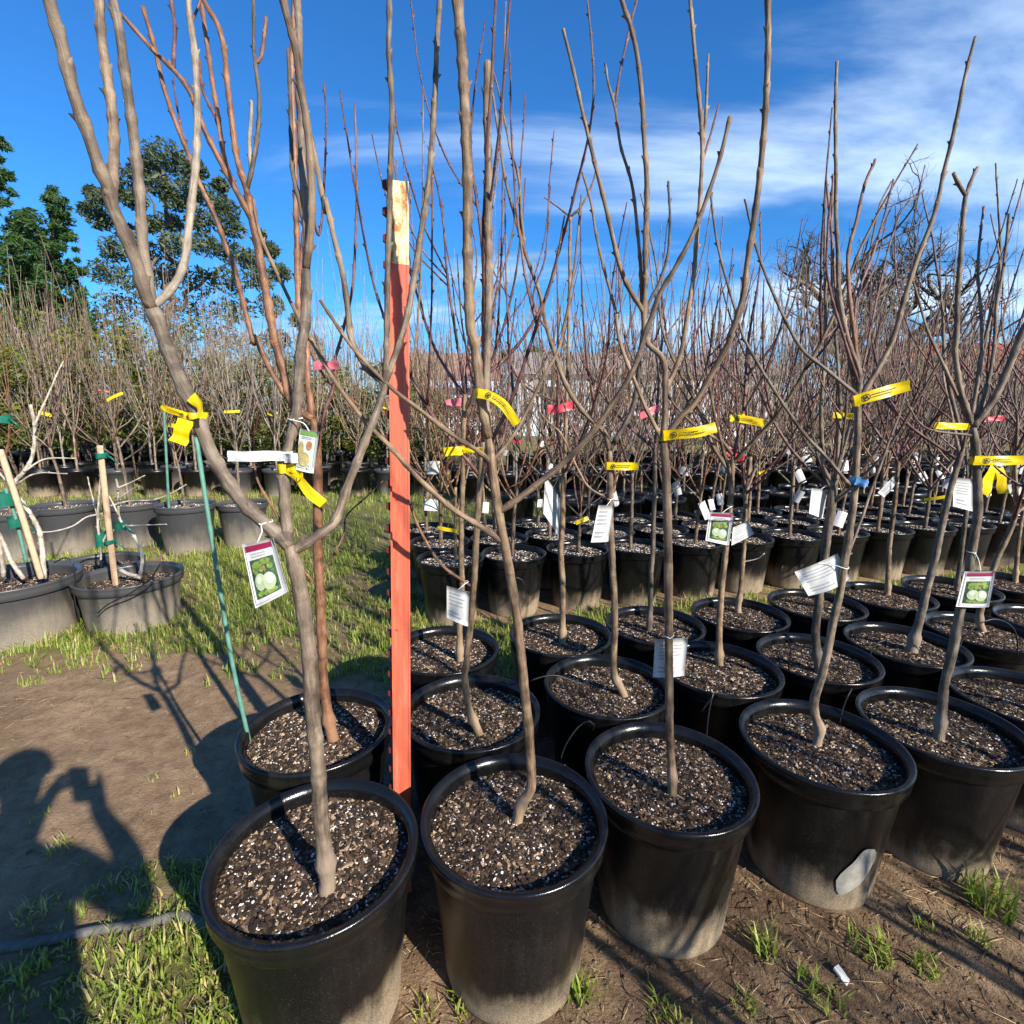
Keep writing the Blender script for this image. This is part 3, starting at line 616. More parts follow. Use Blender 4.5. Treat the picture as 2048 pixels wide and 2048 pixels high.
# ------------------------------------------------------------------ trees farther back
GF2 = 'bare trees in black pots in the second block behind the grass strip'
def wood_proto(seed, H, nb, whips, r, sides, segs, spread, trunk_h):
    """bare tree as separate meshes: trunk and a list of (branch mesh, [twig meshes]); base at soil level"""
    rnd = random.Random(seed); tr = MB(); lean = Vector((rnd.uniform(-.05, .05), rnd.uniform(-.05, .05), 0)); th = trunk_h*rnd.uniform(.85, 1.15)
    tp = [Vector((0, 0, -.03)), Vector((0, 0, .03)) + lean*.2, Vector((0, 0, th*.5)) + lean*.4, Vector((0, 0, th)) + lean]
    limb(tr, tp, r*1.1, r*.8, rnd, sides, .06, .09, 0); out = []
    a0 = rnd.random()*6.28
    for k in range(nb):
        a = a0 + k*6.283/nb + rnd.uniform(-.5, .5); d = Vector((math.cos(a), math.sin(a), 0)); h = (H-th)*rnd.uniform(.55, 1.0); sp = spread*rnd.uniform(.4, 1.35)*(0.3 if k == 0 else 1); st = tp[-1] - Vector((0, 0, rnd.uniform(0, .25) if k else 0)); st = st - lean*((tp[-1].z-st.z)/th)
        c = [st, st + d*sp*.4 + Vector((0, 0, h*.2)), st + d*sp*.75 + Vector((rnd.uniform(-.03, .03), rnd.uniform(-.03, .03), h*.5)), st + d*sp + Vector((rnd.uniform(-.13, .13), rnd.uniform(-.13, .13), h))]
        b_ = MB(); pts, rad = limb(b_, c, r*rnd.uniform(.42, .6), r*.14, rnd, max(4, sides-1), segs, .05, 0.0 if sides < 6 else 1.0); tw = []
        for w in range(whips):
            i = int(rnd.uniform(.1, .7)*(len(pts)-1)); bb = rnd.random()*6.28; L = h*rnd.uniform(.25, .7); dd = Vector((math.cos(bb), math.sin(bb), 0))*rnd.uniform(.08, .42) + d*.05; p = pts[i]
            t_ = MB(); limb(t_, [p, p + dd*.5 + Vector((0, 0, L*.25)), p + dd + Vector((0, 0, L))], max(rad[i]*.55, .0028), .0017, rnd, 4 if sides > 5 else 3, segs*1.3, .04, 0.0 if sides < 6 else 1.0); tw.append(t_)
        out.append((b_, tw))
    return tr, out
def proto_meshes(seed, bm, tm, **kw):
    tr, out = wood_proto(seed, **kw); rnd = random.Random(seed*7)
    return tr.mesh('trunk', bm), [(b_.mesh('branch', tm if rnd.random() < .6 else bm), [t.mesh('twig', tm if rnd.random() < .7 else bm) for t in tw]) for b_, tw in out]
MIDP = [proto_meshes(100+i, (MB_TAN, MB_GREY, MB_DARK)[i % 3], (MB_RED, MB_DARK, MB_RED, MB_COPPER)[i % 4], H=1.85 + .12*i, nb=5, whips=3, r=.0125, sides=6, segs=.06, spread=.42, trunk_h=.55) for i in range(5)]
def place_mid(x, y, rnd, label, group, body=None, rim=None, H=POT_H, scale=1.0):
    root = empty('potted_tree', (x, y, -.004), 0); tag(root, label, 'potted tree', group)
    add_pot(root, rnd, False, body, rim, scale, H); rz = rnd.random()*6.28; sc = rnd.uniform(.85, 1.15)
    trm, brs = rnd.choice(MIDP); ox, oy = rnd.uniform(-.03, .03), rnd.uniform(-.03, .03)
    def put(n, me, par):
        o = link(n, me, None, par)
        if par is root: o.location = (ox, oy, (H-.045)*scale); o.rotation_euler = (0, 0, rz); o.scale = (sc,)*3
        return o
    put('trunk', trm, root)
    for bme, tws in brs:
        bo = put('branch', bme, root)
        for t in tws: put('twig', t, bo)
    return root, sc
ORD = 'first second third fourth fifth sixth seventh eighth ninth tenth eleventh twelfth thirteenth'.split()
R2 = random.Random(77); MIDROOTS = []
for j in range(3):
    for i in range(13):
        p = Vector((-.42, 3.36)) + U*i + VV*j + Vector((R2.uniform(-.02, .02), R2.uniform(-.02, .02)))
        MIDROOTS.append(place_mid(p.x, p.y, R2, '%s tree from the red post side in the %s row behind the grass strip' % (ORD[i], ('front', 'middle', 'back')[j]), GF2))
# left block, close row
GL = 'bare trees in weathered grey pots in the block across the bare path'
LEFTROOTS = []
for i, (sx, sy, sc) in enumerate(((20, 1020, 1.05), (127, 1008, 1.08), (263, 1004, 1.0), (370, 1006, 1.08), (484, 1004, 1.0))):
    H = POT_H*1.06*sc; p = onz(sx, sy, H)
    LEFTROOTS.append(place_mid(p.x, p.y, R2, '%s tree in weathered grey pot counting towards the red post, row across the path' % ORD[i], GL, POTBG, POTRG, POT_H*1.06, sc))
# far fields
FARP = []
for i in range(9):
    tr, out = wood_proto(300+i, H=2.0 + .14*i, nb=6, whips=4, r=.0165, sides=4, segs=.16, spread=.40, trunk_h=.6); k = MB()
    for part in [tr] + [x for b_, tw in out for x in [b_] + tw]:
        o0 = len(k.v); k.v += part.v; k.uv += part.uv; k.f += [tuple(q + o0 for q in f) for f in part.f]; k.m += part.m; k.sm += part.sm
    FARP.append((k.mesh('wood', (MB_FAR, MB_LGREY, MB_FAR, MB_TAN, MB_RED)[i % 5]), k))
kpot = MB()
kpot.lathe([(.18, 0), (.185, .02), (.21, .38), (.232, .39), (.234, .44), (.22, .442), (.212, .40)], 20, 0, True)
FARPOT, FARPOTG = kpot.mesh('pot', M_POT), kpot.mesh('pot', M_POTG)
FSOIL = MB(); FSOIL.lathe([(.001, .41), (.213, .40)], 20); FARSOIL = FSOIL.mesh('soil', M_SOIL)
far_spots = []
FIELDS = []
def fld(x0, x1, y0, rows, dx, dy, tall, weather, slope=.27):
    FIELDS.append(y0)
    for j in range(rows):
        n = int((x1-x0)/dx)
        for i in range(n+1):
            x = x0 + i*dx + R2.uniform(-.05, .05) - j*.12; y = y0 + j*dy + (x - x0)*slope + R2.uniform(-.05, .05)
            # keep what the camera can see
            if abs(x/y) > 1.08 or y < 4.9: continue
            if R2.random() < .06: continue
            far_spots.append((x, y, tall*R2.uniform(.85, 1.2), weather, len(FIELDS)))
fld(-7.6, -1.0, 8.3, 3, .62, .60, 1.15, True, .05)
fld(-11.5, -1.2, 11.2, 3, .62, .7, 1.25, True, .04)
fld(-15.5, -1.5, 14.6, 3, .75, .8, 1.35, True, .04)
fld(.2, 8.0, 5.5, 2, .52, .55, .95, False, .2)
fld(-.6, 9.8, 7.9, 3, .58, .6, 1.0, False, .15)
fld(-.4, 13.6, 11.2, 3, .68, .75, 1.05, False, .08)
far_spots.sort(key=lambda s: s[1])
GFAR = ('distant bare trees in the fields left of the red post', 'distant bare trees in the fields right of the red post')
stuffb = MB(); NEARFAR = []
FL = ['', 'bare brown tree in the field next behind the weathered row across the path', 'bare brown tree in the second field behind the weathered row across the path', 'bare brown tree in the last field before the leafy citrus shrubs', 'bare tree in black pot in the rows next behind the second block', 'bare tree in black pot in the middle field beyond the second block', 'bare tree in black pot in the farthest field before the grey shed']
for n_, (x, y, tall, wth, fi) in enumerate(far_spots):
    me, kb = R2.choice(FARP); sc = tall*R2.uniform(.92, 1.08); rz = R2.random()*6.28; wpot = (n_*7) % 3 == 0
    if n_ < 245:
        r = empty('potted_tree', (x, y, -.003)); link('pot', FARPOTG if wth and wpot else FARPOT, None, r); link('soil', FARSOIL, None, r)
        w = link('wood', me, None, r); w.location = (0, 0, .40); w.rotation_euler = (0, 0, rz); w.scale = (sc*.9, sc*.9, sc)
        tag(r, FL[fi], 'potted tree', GFAR[0 if wth else 1] + ', field %s' % 'abcdef'[fi-1]); NEARFAR.append((x, y, sc, wth))
    else:
        Mx = Matrix.Translation((x, y, .36)) @ Matrix.Rotation(rz, 4, 'Z') @ Matrix.Diagonal((sc*.9, sc*.9, sc, 1)); o0 = len(stuffb.v)
        stuffb.v += [Mx @ q for q in kb.v]; stuffb.uv += kb.uv; stuffb.f += [tuple(q + o0 for q in f) for f in kb.f]; stuffb.m += [0]*len(kb.f); stuffb.sm += kb.sm
        o0 = len(stuffb.v); stuffb.v += [q + Vector((x, y, 0)) for q in kpot.v]; stuffb.uv += kpot.uv; stuffb.f += [tuple(q + o0 for q in f) for f in kpot.f]; stuffb.m += [1]*len(kpot.f); stuffb.sm += kpot.sm
if stuffb.v:
    o = stuffb.build('far_nursery_trees', [MB_FAR, M_POT]); tag(o, 'mass of far off bare potted trees below the skyline', 'trees', None, 'stuff')

# ------------------------------------------------------------------ leafy things behind
def leafmat(name, dark, mid, light, tr=.3):
    m, nt, b = mat(name, .55, .3); r = objrand(nt)
    n_ = noise(nt, coord(nt), 1.3, 3, .6); n2 = noise(nt, coord(nt), 14, 2, .6)
    col = ramp4(nt, mathn(nt, 'ADD', mathn(nt, 'MULTIPLY', n_, .5), mathn(nt, 'MULTIPLY', n2, .5)), [(.35, dark), (.5, mid), (.66, light)])
    nt.links.new(col, b.inputs['Base Color'])
    t = nt.nodes.new('ShaderNodeBsdfTranslucent'); nt.links.new(col, t.inputs[0]); mx = nt.nodes.new('ShaderNodeMixShader'); mx.inputs[0].default_value = tr
    nt.links.new(b.outputs[0], mx.inputs[1]); nt.links.new(t.outputs[0], mx.inputs[2]); nt.links.new(mx.outputs[0], nt.nodes['Material Output'].inputs[0])
    return m
M_CONIF = leafmat('conifer_green', (.014, .040, .012), (.035, .085, .022), (.085, .150, .040))
M_EUC = leafmat('eucalyptus_green', (.030, .050, .022), (.068, .095, .045), (.150, .175, .095))
M_CIT = leafmat('citrus_leaf', (.030, .052, .008), (.105, .130, .020), (.30, .25, .04))
M_SHRUB = leafmat('shrub_green', (.02, .045, .012), (.05, .10, .02), (.12, .17, .04))
def leaf_cloud(clumps, per, size, rnd, mb=None, droop=0.0, aspect=.45):
    mb = mb or MB()
    for c, rr in clumps:
        for _ in range(per):
            d = Vector((rnd.gauss(0, 1), rnd.gauss(0, 1), rnd.gauss(0, 1))); d.normalize()
            p = c + Vector((d.x*rr[0], d.y*rr[1], d.z*rr[2]))*rnd.random()**.4
            a = Vector((rnd.gauss(0, 1), rnd.gauss(0, 1), rnd.gauss(0, .7) - droop)).normalized(); n_ = a.orthogonal().normalized(); n_.rotate(Matrix.Rotation(rnd.random()*6.28, 3, a)); s = size*rnd.uniform(.6, 1.4); w = n_*s*aspect
            b0 = len(mb.v); mb.v += [p - a*s, p + w, p + a*s, p - w]; mb.uv += [(0, 0)]*4; mb.face((b0, b0+1, b0+2, b0+3), 0, False)
    return mb
def big_tree(label, base, pts_clumps, trunk_pts, r0, leafm, per, size, seed, limbs=(), droop=0.0, aspect=.45, name='tree'):
    rnd = random.Random(seed); root = empty(name, base); tag(root, label, 'tree'); B0 = Vector(base)
    k = MB(); limb(k, [Vector(q) - B0 for q in trunk_pts], r0, r0*.35, rnd, 9, .5, 2.0, 0, .05); k.build('trunk', MB_DARK, root)
    for lp in limbs:
        k = MB(); limb(k, [Vector(q) - B0 for q in lp], r0*.4, r0*.08, rnd, 6, .5, 2.0, 0, .05); k.build('limb', MB_DARK, root)
    leaf_cloud([(Vector(c) - B0, rr) for c, rr in pts_clumps], per, size, rnd, None, droop, aspect).build('crown', leafm, root)
    return root
# eucalyptus: clumps measured in the view, spread in depth
rE = random.Random(5); YE = 34.0
def clump(sx, sy, r, Y, jit=2.0): 
    Yj = Y + rE.uniform(-jit, jit); c = at(sx, sy, Yj); k = Yj/1040*1.0; return (c, (r*k, r*k*1.1, r*k*.8))
ecl = [clump(x, y, r, YE) for x, y, r in ((330,310,34),(300,325,26),(360,335,30),(250,360,30),(285,345,26),(230,385,20),(390,340,22),(205,400,24),(180,420,20),(200,440,22),(185,385,14),(320,370,26),(270,400,22),(350,400,24),(380,380,26),(420,395,28),(450,420,26),(440,370,14),(400,440,26),(340,445,22),(465,455,24),(300,450,18),(260,470,24),(230,500,28),(290,505,28),(350,490,28),(410,490,28),(460,505,28),(500,520,24),(540,500,18),(520,470,12),(210,545,30),(270,560,36),(340,550,36),(400,560,34),(460,560,32),(520,560,28),(560,545,20),(230,610,36),(310,620,40),(390,620,40),(470,620,36),(540,610,26),(600,640,20),(250,670,40),(350,680,40),(450,680,40),(550,680,30),(180,640,30),(620,690,26))]
be = at(345, 700, YE); be.z = 0
big_tree('tall loose crowned eucalyptus standing beyond the nursery fields', be, ecl, [be, at(342, 620, YE), at(335, 480, YE), at(325, 340, YE)], .34, M_EUC, 360, .19, 8,
         [[at(340, 600, YE), at(290, 500, YE), at(220, 420, YE)], [at(338, 560, YE), at(390, 450, YE-1), at(430, 400, YE-1)], [at(336, 500, YE), at(300, 400, YE+1), at(260, 370, YE+1)], [at(340, 620, YE), at(430, 540, YE), at(500, 510, YE)]], .5, .28)
def conifer(label, sx, stop, sbot, wpx, Y, seed, n=26):
    rnd = random.Random(seed); cl = []
    for i in range(n):
        t = (i+.5)/n; y = stop + (sbot-stop)*t
        for q in range(5 + int(12*t)):
            w = wpx*(.12 + .88*t**.8); cl.append(clump(sx + rnd.uniform(-1, 1)*w, y + rnd.uniform(-20, 20), rnd.uniform(4, 13), Y, 1.0 + 3.0*t))
    b_ = at(sx, sbot, Y); b_.z = 0
    big_tree(label, b_, cl, [b_, at(sx, (stop+sbot)/2, Y), at(sx, stop, Y)], .30, M_CONIF, 75, .17, seed, (), .35, .24, 'conifer')
conifer('tallest dark conifer at the edge of the fields', -25, 270, 700, 135, 30, 31)
conifer('lower bushy conifer between the tall conifer and the eucalyptus', 110, 395, 700, 85, 31, 32, 22)
conifer('small dark conifer beside the bushy conifer', 50, 430, 700, 70, 28, 33, 20)
for i, (sx, sy, Y, r) in enumerate(((1068, 700, 46, 16), (1238, 698, 48, 17), (1010, 705, 52, 12))):
    c = [clump(sx + dx, sy + dy, r*.7, Y, .6) for dx, dy in ((0, 0), (-r*.6, 4), (r*.6, 5), (0, 12), (-r*.5, 16), (r*.5, 17))]; b_ = at(sx, sy, Y); b_.z = 0
    big_tree('small round green tree beyond the grey shed roof', b_, c, [b_, at(sx, sy+12, Y), at(sx, sy, Y)], .15, M_SHRUB, 160, .14, 60+i)['group'] = 'round trees beyond the shed'
# citrus rows
def shrub_mesh(seed, h, r):
    rnd = random.Random(seed); cl = []
    for _ in range(26):
        a = rnd.random()*6.28; q = r*math.sqrt(rnd.random()); cl.append((Vector((q*math.cos(a), q*math.sin(a), h*rnd.uniform(.25, .95))), (.22, .22, .25)))
    st = MB()
    for _ in range(5):
        a = rnd.random()*6.28; limb(st, [Vector((0, 0, 0)), Vector((math.cos(a)*r*.3, math.sin(a)*r*.3, h*.4)), Vector((math.cos(a)*r*.7, math.sin(a)*r*.7, h*.85))], .02, .006, rnd, 4, .3, .3, 0)
    return leaf_cloud(cl, 70, .055, rnd, None, .2, .4).mesh('foliage', M_CIT), st.mesh('stem', MB_DARK)
SHR = [shrub_mesh(70+i, 2.7 + .25*i, .75) for i in range(3)]
for i in range(34):
    x = -17.5 + i*.50 + R2.uniform(-.15, .15); y = (13.3 if i % 2 else 10.3) + R2.uniform(-.25, .25); x = x if i % 2 else x*.78
    if abs(x/y) > 1.15: continue
    r = empty('citrus_shrub', (x, y, 0), R2.random()*6.28); fo, st = R2.choice(SHR); s_ = R2.uniform(.85, 1.15); r.scale = (s_, s_, s_*(.95 if x < -6 else .72))
    link('foliage', fo, None, r); link('stem', st, None, r); tag(r, 'yellow green leafy citrus shrub among the distant bare whips', 'shrub', 'leafy shrubs in the far left field')
# bare oak, grown with contorted limbs
def oak():
    rnd = random.Random(12); Y = 20.0; base = at(1735, 760, Y); base.z = 0; root = empty('bare_tree', base); tag(root, 'big leafless spreading tree with contorted limbs beyond the potted rows', 'tree')
    tr = MB(); top = Vector((.1, .1, 3.3)); limb(tr, [Vector((0, 0, -.1)), Vector((.1, 0, 1.5)), top], .34, .26, rnd, 10, .3, 1.0, 0, .04); tr.build('trunk', MB_DARK, root)
    def rec(mb, p, d, L, r, depth):
        n = 4; q = [p]; dd = d.copy()
        for i in range(n):
            dd = (dd + Vector((rnd.gauss(0, .24), rnd.gauss(0, .24), rnd.gauss(.10, .20)))).normalized(); q.append(q[-1] + dd*L/n)
        limb(mb[0] if depth < 2 else mb[1], q, r, r*.6, rnd, 6 if depth < 2 else 3, .28 if depth < 2 else .5, .6, 0, .01)
        if depth >= 5: return
        for i in range(rnd.randint(3, 5) if depth < 3 else 3):
            k_ = rnd.randint(1, n); e = Vector((rnd.gauss(0, 1), rnd.gauss(0, 1), rnd.gauss(.25, .7))).normalized()
            rec(mb, q[k_], (dd*.55 + e*.8).normalized(), L*rnd.uniform(.45, .68), max(r*.50, .0052), depth+1)
    for k in range(9):
        a = k*.70 + rnd.uniform(-.3, .3); mb = [MB(), MB()]; d = Vector((math.cos(a), math.sin(a)*.7, rnd.uniform(.25, 1.0))).normalized()
        rec(mb, top - Vector((0, 0, rnd.uniform(0, .9))), d, rnd.uniform(2.9, 3.9), .17, 0)
        lo = mb[0].build('limb', MB_DARK, root); tw_ = mb[1].build('twigs', MB_DARK, lo); tw_['kind'] = 'stuff'
oak()

# ------------------------------------------------------------------ buildings on the skyline
M_PANEL = simple('white_panel', (.60, .63, .66), .45, .4, 2, .08); M_FASC = simple('blue_fascia', (.35, .45, .62), .6, .3); M_SHING = simple('brown_shingle', (.26, .16, .13), .85, .2, 6, .3)
M_SHEDR = simple('grey_shed_roof', (.25, .22, .22), .7, .3, 3, .25); M_SHEDW = simple('pale_shed_wall', (.46, .49, .53), .7, .3, 2, .15); M_REDR = simple('red_metal_roof', (.36, .085, .045), .6, .35, 4, .2); M_DKW = simple('dark_wall', (.06, .06, .065), .7, .3, 2, .2); M_FRAME = simple('black_frame', (.02, .02, .022), .5, .4); M_GLASS = simple('dark_pane', (.03, .04, .05), .15, .6)
def building(name, label, x0, x1, y, depth, wall_h, ridge_h, wm, rm, panel_w, overhang=.35, fascia=None, windows=0):
    root = empty(name, ((x0+x1)/2, y, 0)); tag(root, label, 'building'); hx = (x1-x0)/2
    k = MB(); k.box((-hx, .06, 0), (hx, depth, wall_h)); k.build('wall', wm, root)
    n = max(1, int((x1-x0)/panel_w)); w = (x1-x0)/n
    pm_ = MB(); pm_.box((-w*.485, 0, .0), (w*.485, .055, wall_h-.06)); pme = pm_.mesh('panel', wm)
    for i in range(n):
        o = link('panel', pme, None, root); o.location = (-hx + (i+.5)*w, 0, .05)
        if windows and i % windows == 1:
            q = MB(); q.box((-w*.36, -.03, wall_h*.45), (w*.36, -.004, wall_h*.80)); wo_ = q.build('window', M_FRAME, root); wo_.location = (-hx + (i+.5)*w, 0, 0)
            q = MB(); q.box((-w*.30, -.045, wall_h*.48), (w*.30, -.032, wall_h*.77)); q.build('pane', M_GLASS, wo_)
    k = MB(); oh = overhang; t = .12; prof = [(-oh, wall_h-.05), (depth/2, ridge_h), (depth+oh, wall_h-.05), (depth+oh, wall_h-.05+t), (depth/2, ridge_h+t), (-oh, wall_h-.05+t)]
    for sx in (-hx-oh, hx+oh):
        for yy, z in prof: k.v.append(Vector((sx, yy, z))); k.uv.append((0, 0))
    for i in range(6): j = (i+1) % 6; k.face((i, j, 6+j, 6+i), 0, False)
    k.face((0, 1, 4, 5), 0, False); k.face((1, 2, 3, 4), 0, False); k.face((11, 10, 7, 6), 0, False); k.face((10, 9, 8, 7), 0, False)
    ro = k.build('roof', rm, root)
    nb_ = int((x1-x0+2*oh)/.6); sl = math.hypot(depth/2+oh, ridge_h-wall_h+.05); ang = math.atan2(ridge_h-wall_h+.05, depth/2+oh)
    q = MB(); q.box((-.025, 0, t*.9), (.025, sl, t*.9+.05), 0, Matrix.Rotation(ang, 4, 'X')); rme = q.mesh('roof_rib', rm)
    for i in range(nb_+1):
        o = link('roof_rib', rme, None, ro); o.location = (-hx-oh + (i+.5)*(x1-x0+2*oh)/(nb_+1), -oh, wall_h-.05)
    if fascia:
        k = MB(); k.box((-hx-oh, -oh-.03, wall_h-.28), (hx+oh, -oh-.004, wall_h+.02)); k.build('fascia', fascia, root)
    return root
building('house', 'white panelled house with brown shingle roof and blue fascia behind the fields', -5.6, -1.0, 25, 5, 2.75, 4.2, M_PANEL, M_SHING, .9, .4, M_FASC)
building('shed', 'long low grey roofed shed with pale wall panels on the skyline', 0.2, 15.0, 30, 7, 3.5, 4.9, M_SHEDW, M_SHEDR, 1.2, .4, None, 3)
building('barn', 'dark walled barn with red metal roof beyond the leafless tree', 19.6, 34.0, 25.5, 7, 3.0, 5.0, M_DKW, M_REDR, 1.2, .5, None, 4)
# black frame by the house
fr = empty('metal_frame', (at(845, 760, 17).x, 17, 0)); tag(fr, 'black metal A shaped frame standing before the white house', 'frame')
for n_, pts in (('post', [(-.3, 0, 0), (-.25, 0, 3.05)]), ('brace', [(-.25, 0, 3.05), (1.0, 0, 1.6)]), ('rail', [(-.45, .05, 1.55), (1.2, .05, 1.55)]), ('post', [(1.05, 0, 0), (1.0, 0, 1.62)])):
    k = MB(); k.tube([Vector(q) for q in pts], [.035]*2, 6); k.build(n_, M_FRAME, fr)
# ------------------------------------------------------------------ red steel post
pr = empty('steel_post', (-.312, 1.272, 0)); tag(pr, 'red painted studded steel post with rusty cream tip between the black pots', 'post')
pr.rotation_euler = (0, math.radians(1.6), math.radians(12))
M_REDP, nt, b = mat('worn_red_paint', .5, .4); v_ = coord(nt)
c_ = ramp4(nt, noise(nt, coord(nt, 'Object', (60, 60, 4)), 1.0, 5, .6), [(.3, (.37, .070, .038)), (.55, (.50, .110, .062)), (.72, (.57, .18, .12))])
nt.links.new(mix(nt, mrange(nt, noise(nt, v_, 45, 4, .7), .66, .74), c_, (.16, .05, .03)), b.inputs['Base Color']); bump(nt, b, noise(nt, v_, 120, 3, .6), .2, .002)
M_CREAM, nt, b = mat('rusty_cream_paint', .6, .35); v_ = coord(nt, 'Object', (1, 1, .5))
c_ = ramp4(nt, noise(nt, v_, 38, 6, .7), [(.36, (.30, .12, .035)), (.47, (.56, .40, .20)), (.62, (.72, .62, .42))]); nt.links.new(c_, b.inputs['Base Color'])
ZT, ZB = 1.875, 1.70
def tbar(z0, z1, m_, n_):
    k = MB(); k.box((-.022, -.016, z0), (-.0175, .016, z1)); k.box((-.0174, -.0028, z0), (.024, .0028, z1)); k.box((.0205, -.0042, z0), (.0252, .0042, z1+.0002)); k.build(n_, m_, pr)
tbar(-.25, ZB, M_REDP, 'shaft'); tbar(ZB+.0006, ZT, M_CREAM, 'tip')
k = MB()
for x, y, z in ((-.0225, -.008, -.010), (-.0225, .008, -.010), (-.0225, .008, .011), (-.0225, -.008, .011), (-.033, -.006, -.004), (-.033, .006, -.004), (-.033, .006, .008), (-.033, -.006, .008)): k.v.append(Vector((x, y, z))); k.uv.append((0, 0))
for q in ((0, 1, 2, 3), (7, 6, 5, 4), (0, 4, 5, 1), (1, 5, 6, 2), (2, 6, 7, 3), (3, 7, 4, 0)): k.face(q, 0, False)
STUD = k.mesh('stud', simple('dark_red_stud', (.10, .018, .014), .6, .35, 60, .5))
zz_ = ZT - .012
while zz_ > .1:
    o = link('stud', STUD, None, pr); o.location = (0, 0, zz_); zz_ -= .056

# ------------------------------------------------------------------ ribbons and cards
def tree_y(t, q, off=-.014): return t.nearest_px(q)[1].y + off
def dashes(k, surf, u0, u1, v0, v1, rows, rnd, m_, fill=.75, h=.5):
    for r_ in range(rows):
        v = v0 + (v1-v0)*(r_+.5)/rows; hh = (v1-v0)/rows*h/2; u = u0; end = u1 - (u1-u0)*rnd.random()*.35
        while u < end:
            w = (u1-u0)*rnd.uniform(.04, .14); e = min(u + w, end); b0 = len(k.v)
            for uu, vv in ((u, v-hh), (e, v-hh), (e, v+hh), (u, v+hh)): k.v.append(surf(uu, vv)); k.uv.append((0, 0))
            k.face((b0, b0+1, b0+2, b0+3), m_, False); u = e + w*(1-fill)
def ell(k, surf, cu, cv, ru, rv, m_, inner=0.0, n=18):
    b0 = len(k.v)
    for i in range(n):
        a = 2*PI*i/n; k.v.append(surf(cu + ru*math.cos(a), cv + rv*math.sin(a))); k.uv.append((0, 0))
        if inner: k.v.append(surf(cu + ru*inner*math.cos(a), cv + rv*inner*math.sin(a))); k.uv.append((0, 0))
    if inner:
        for i in range(n): j = (i+1) % n; k.face((b0+2*i, b0+2*j, b0+2*j+1, b0+2*i+1), m_, False)
    else: k.face(tuple(b0+i for i in range(n)), m_, False)
def quad(k, surf, u0, v0, u1, v1, m_, n=1):
    for i in range(n):
        a, c = u0 + (u1-u0)*i/n, u0 + (u1-u0)*(i+1)/n; b0 = len(k.v)
        for uu, vv in ((a, v0), (c, v0), (c, v1), (a, v1)): k.v.append(surf(uu, vv)); k.uv.append((uu, vv))
        k.face((b0, b0+1, b0+2, b0+3), m_, False)
def ribbon(label, m_, tree, tails, wpx, printed=False, Y=None, group=None, twist=0.0, cat='ribbon', loop=True, seed=0):
    rnd = random.Random(label + str(seed)); first = P(tails[0])[0]; e, tp, tr_ = tree.nearest_px(first) if tree else (0, at(*first, Y), .012)
    y0 = (tp.y if Y is None else Y) - tr_ - .006; root = empty('ribbon', at(*first, y0)); tag(root, label, cat, group); O = Vector(root.location)
    for tn, spec in enumerate(tails):
        pp = P(spec); w = (wpx if isinstance(wpx, (int, float)) else wpx[tn])*1.06*y0/1040*1.02
        ctrl = [at(*q, y0 - .006*i) for i, q in enumerate(pp)]; cp = catmull(ctrl, .008); n = len(cp); ph = rnd.random()*6
        def surf(u, v, off=0.0, cp=cp, n=n, w=w, ph=ph):
            f_ = max(0.0, min(1.0, u))*(n-1); i = min(int(f_), n-2); p = cp[i].lerp(cp[i+1], f_-i); t = (cp[min(i+2, n-1)]-cp[max(i-1, 0)]).normalized()
            tw = twist*u + .22*math.sin(u*5 + ph); side = t.cross(Vector((math.sin(tw)*.2, math.cos(tw), math.sin(tw)))).normalized()
            nrm = side.cross(t).normalized(); nrm = nrm if nrm.y < 0 else -nrm
            return p + side*(v-.5)*w + Vector((0, .006*math.sin(u*7+ph)*u, 0)) + nrm*off - O
        k = MB(); seg = max(8, n); cross = 4
        for i in range(seg+1):
            for j in range(cross+1): k.v.append(surf(i/seg, j/cross) + Vector((0, .0012*math.sin(j*2.1+i*.6), 0))); k.uv.append((i/seg, j/cross))
        for i in range(seg):
            for j in range(cross): a = i*(cross+1)+j; k.face((a, a+1, a+cross+2, a+cross+1))
        o = k.build('tail', m_, root)
        if printed and tn == 0:
            q = MB(); s2 = lambda u, v: surf(u, v, .0022); ar = w/max(.01, sum((cp[i+1]-cp[i]).length for i in range(n-1)))
            ell(q, s2, .20, .5, .30*ar, .30, 0, .70); ell(q, s2, .20, .5, .14*ar, .13, 0)
            dashes(q, s2, .29, .80, .26, .72, 2, rnd, 0, .8, .34); q.build('print', M_INK, o)
    if loop:
        k = MB(); w = (wpx if isinstance(wpx, (int, float)) else wpx[0])*1.06*y0/1040*.95; seg = 18; R_ = tr_ + .004
        for i in range(seg):
            a = 2*PI*i/seg
            for j in (-.5, 0, .5): rr = R_*(1 + .18*math.sin(a*3+j)); k.v.append(Vector((rr*math.cos(a), rr*math.sin(a), j*w*(1+.15*math.sin(a*2)))) + Vector((tp.x, tp.y, at(*first, y0).z)) - O); k.uv.append((0, 0))
        for i in range(seg):
            i2 = (i+1) % seg
            for j in range(2): k.face((i*3+j, i2*3+j, i2*3+j+1, i*3+j+1))
        k.build('loop', m_, root)
    return root
ribbon('bright yellow ribbon knotted round the lowest limb, three loose tails', M_YEL, A, ['352,785 325,775 302,765', '351,792 343,815 334,836', '360,748 375,765 380,787'], (13, 30, 20), True, None, None, .5)
ribbon('yellow ribbon tied in a knot on the grey trunk below the pear card', M_YEL, A, ['542,885 560,900 585,928 608,952', '545,882 560,888 568,904'], (19, 15))
ribbon('yellow ribbon with folded end on the tan trunk beside the red post', M_YEL, B2, ['870,851 855,851 838,853', '874,850 895,849 912,848'], (16, 9))
ribbon('orange yellow printed ribbon curling down from the twin uprights', M_YEL, B, ['902,742 925,747 948,762 962,780 976,800'], 17, True)
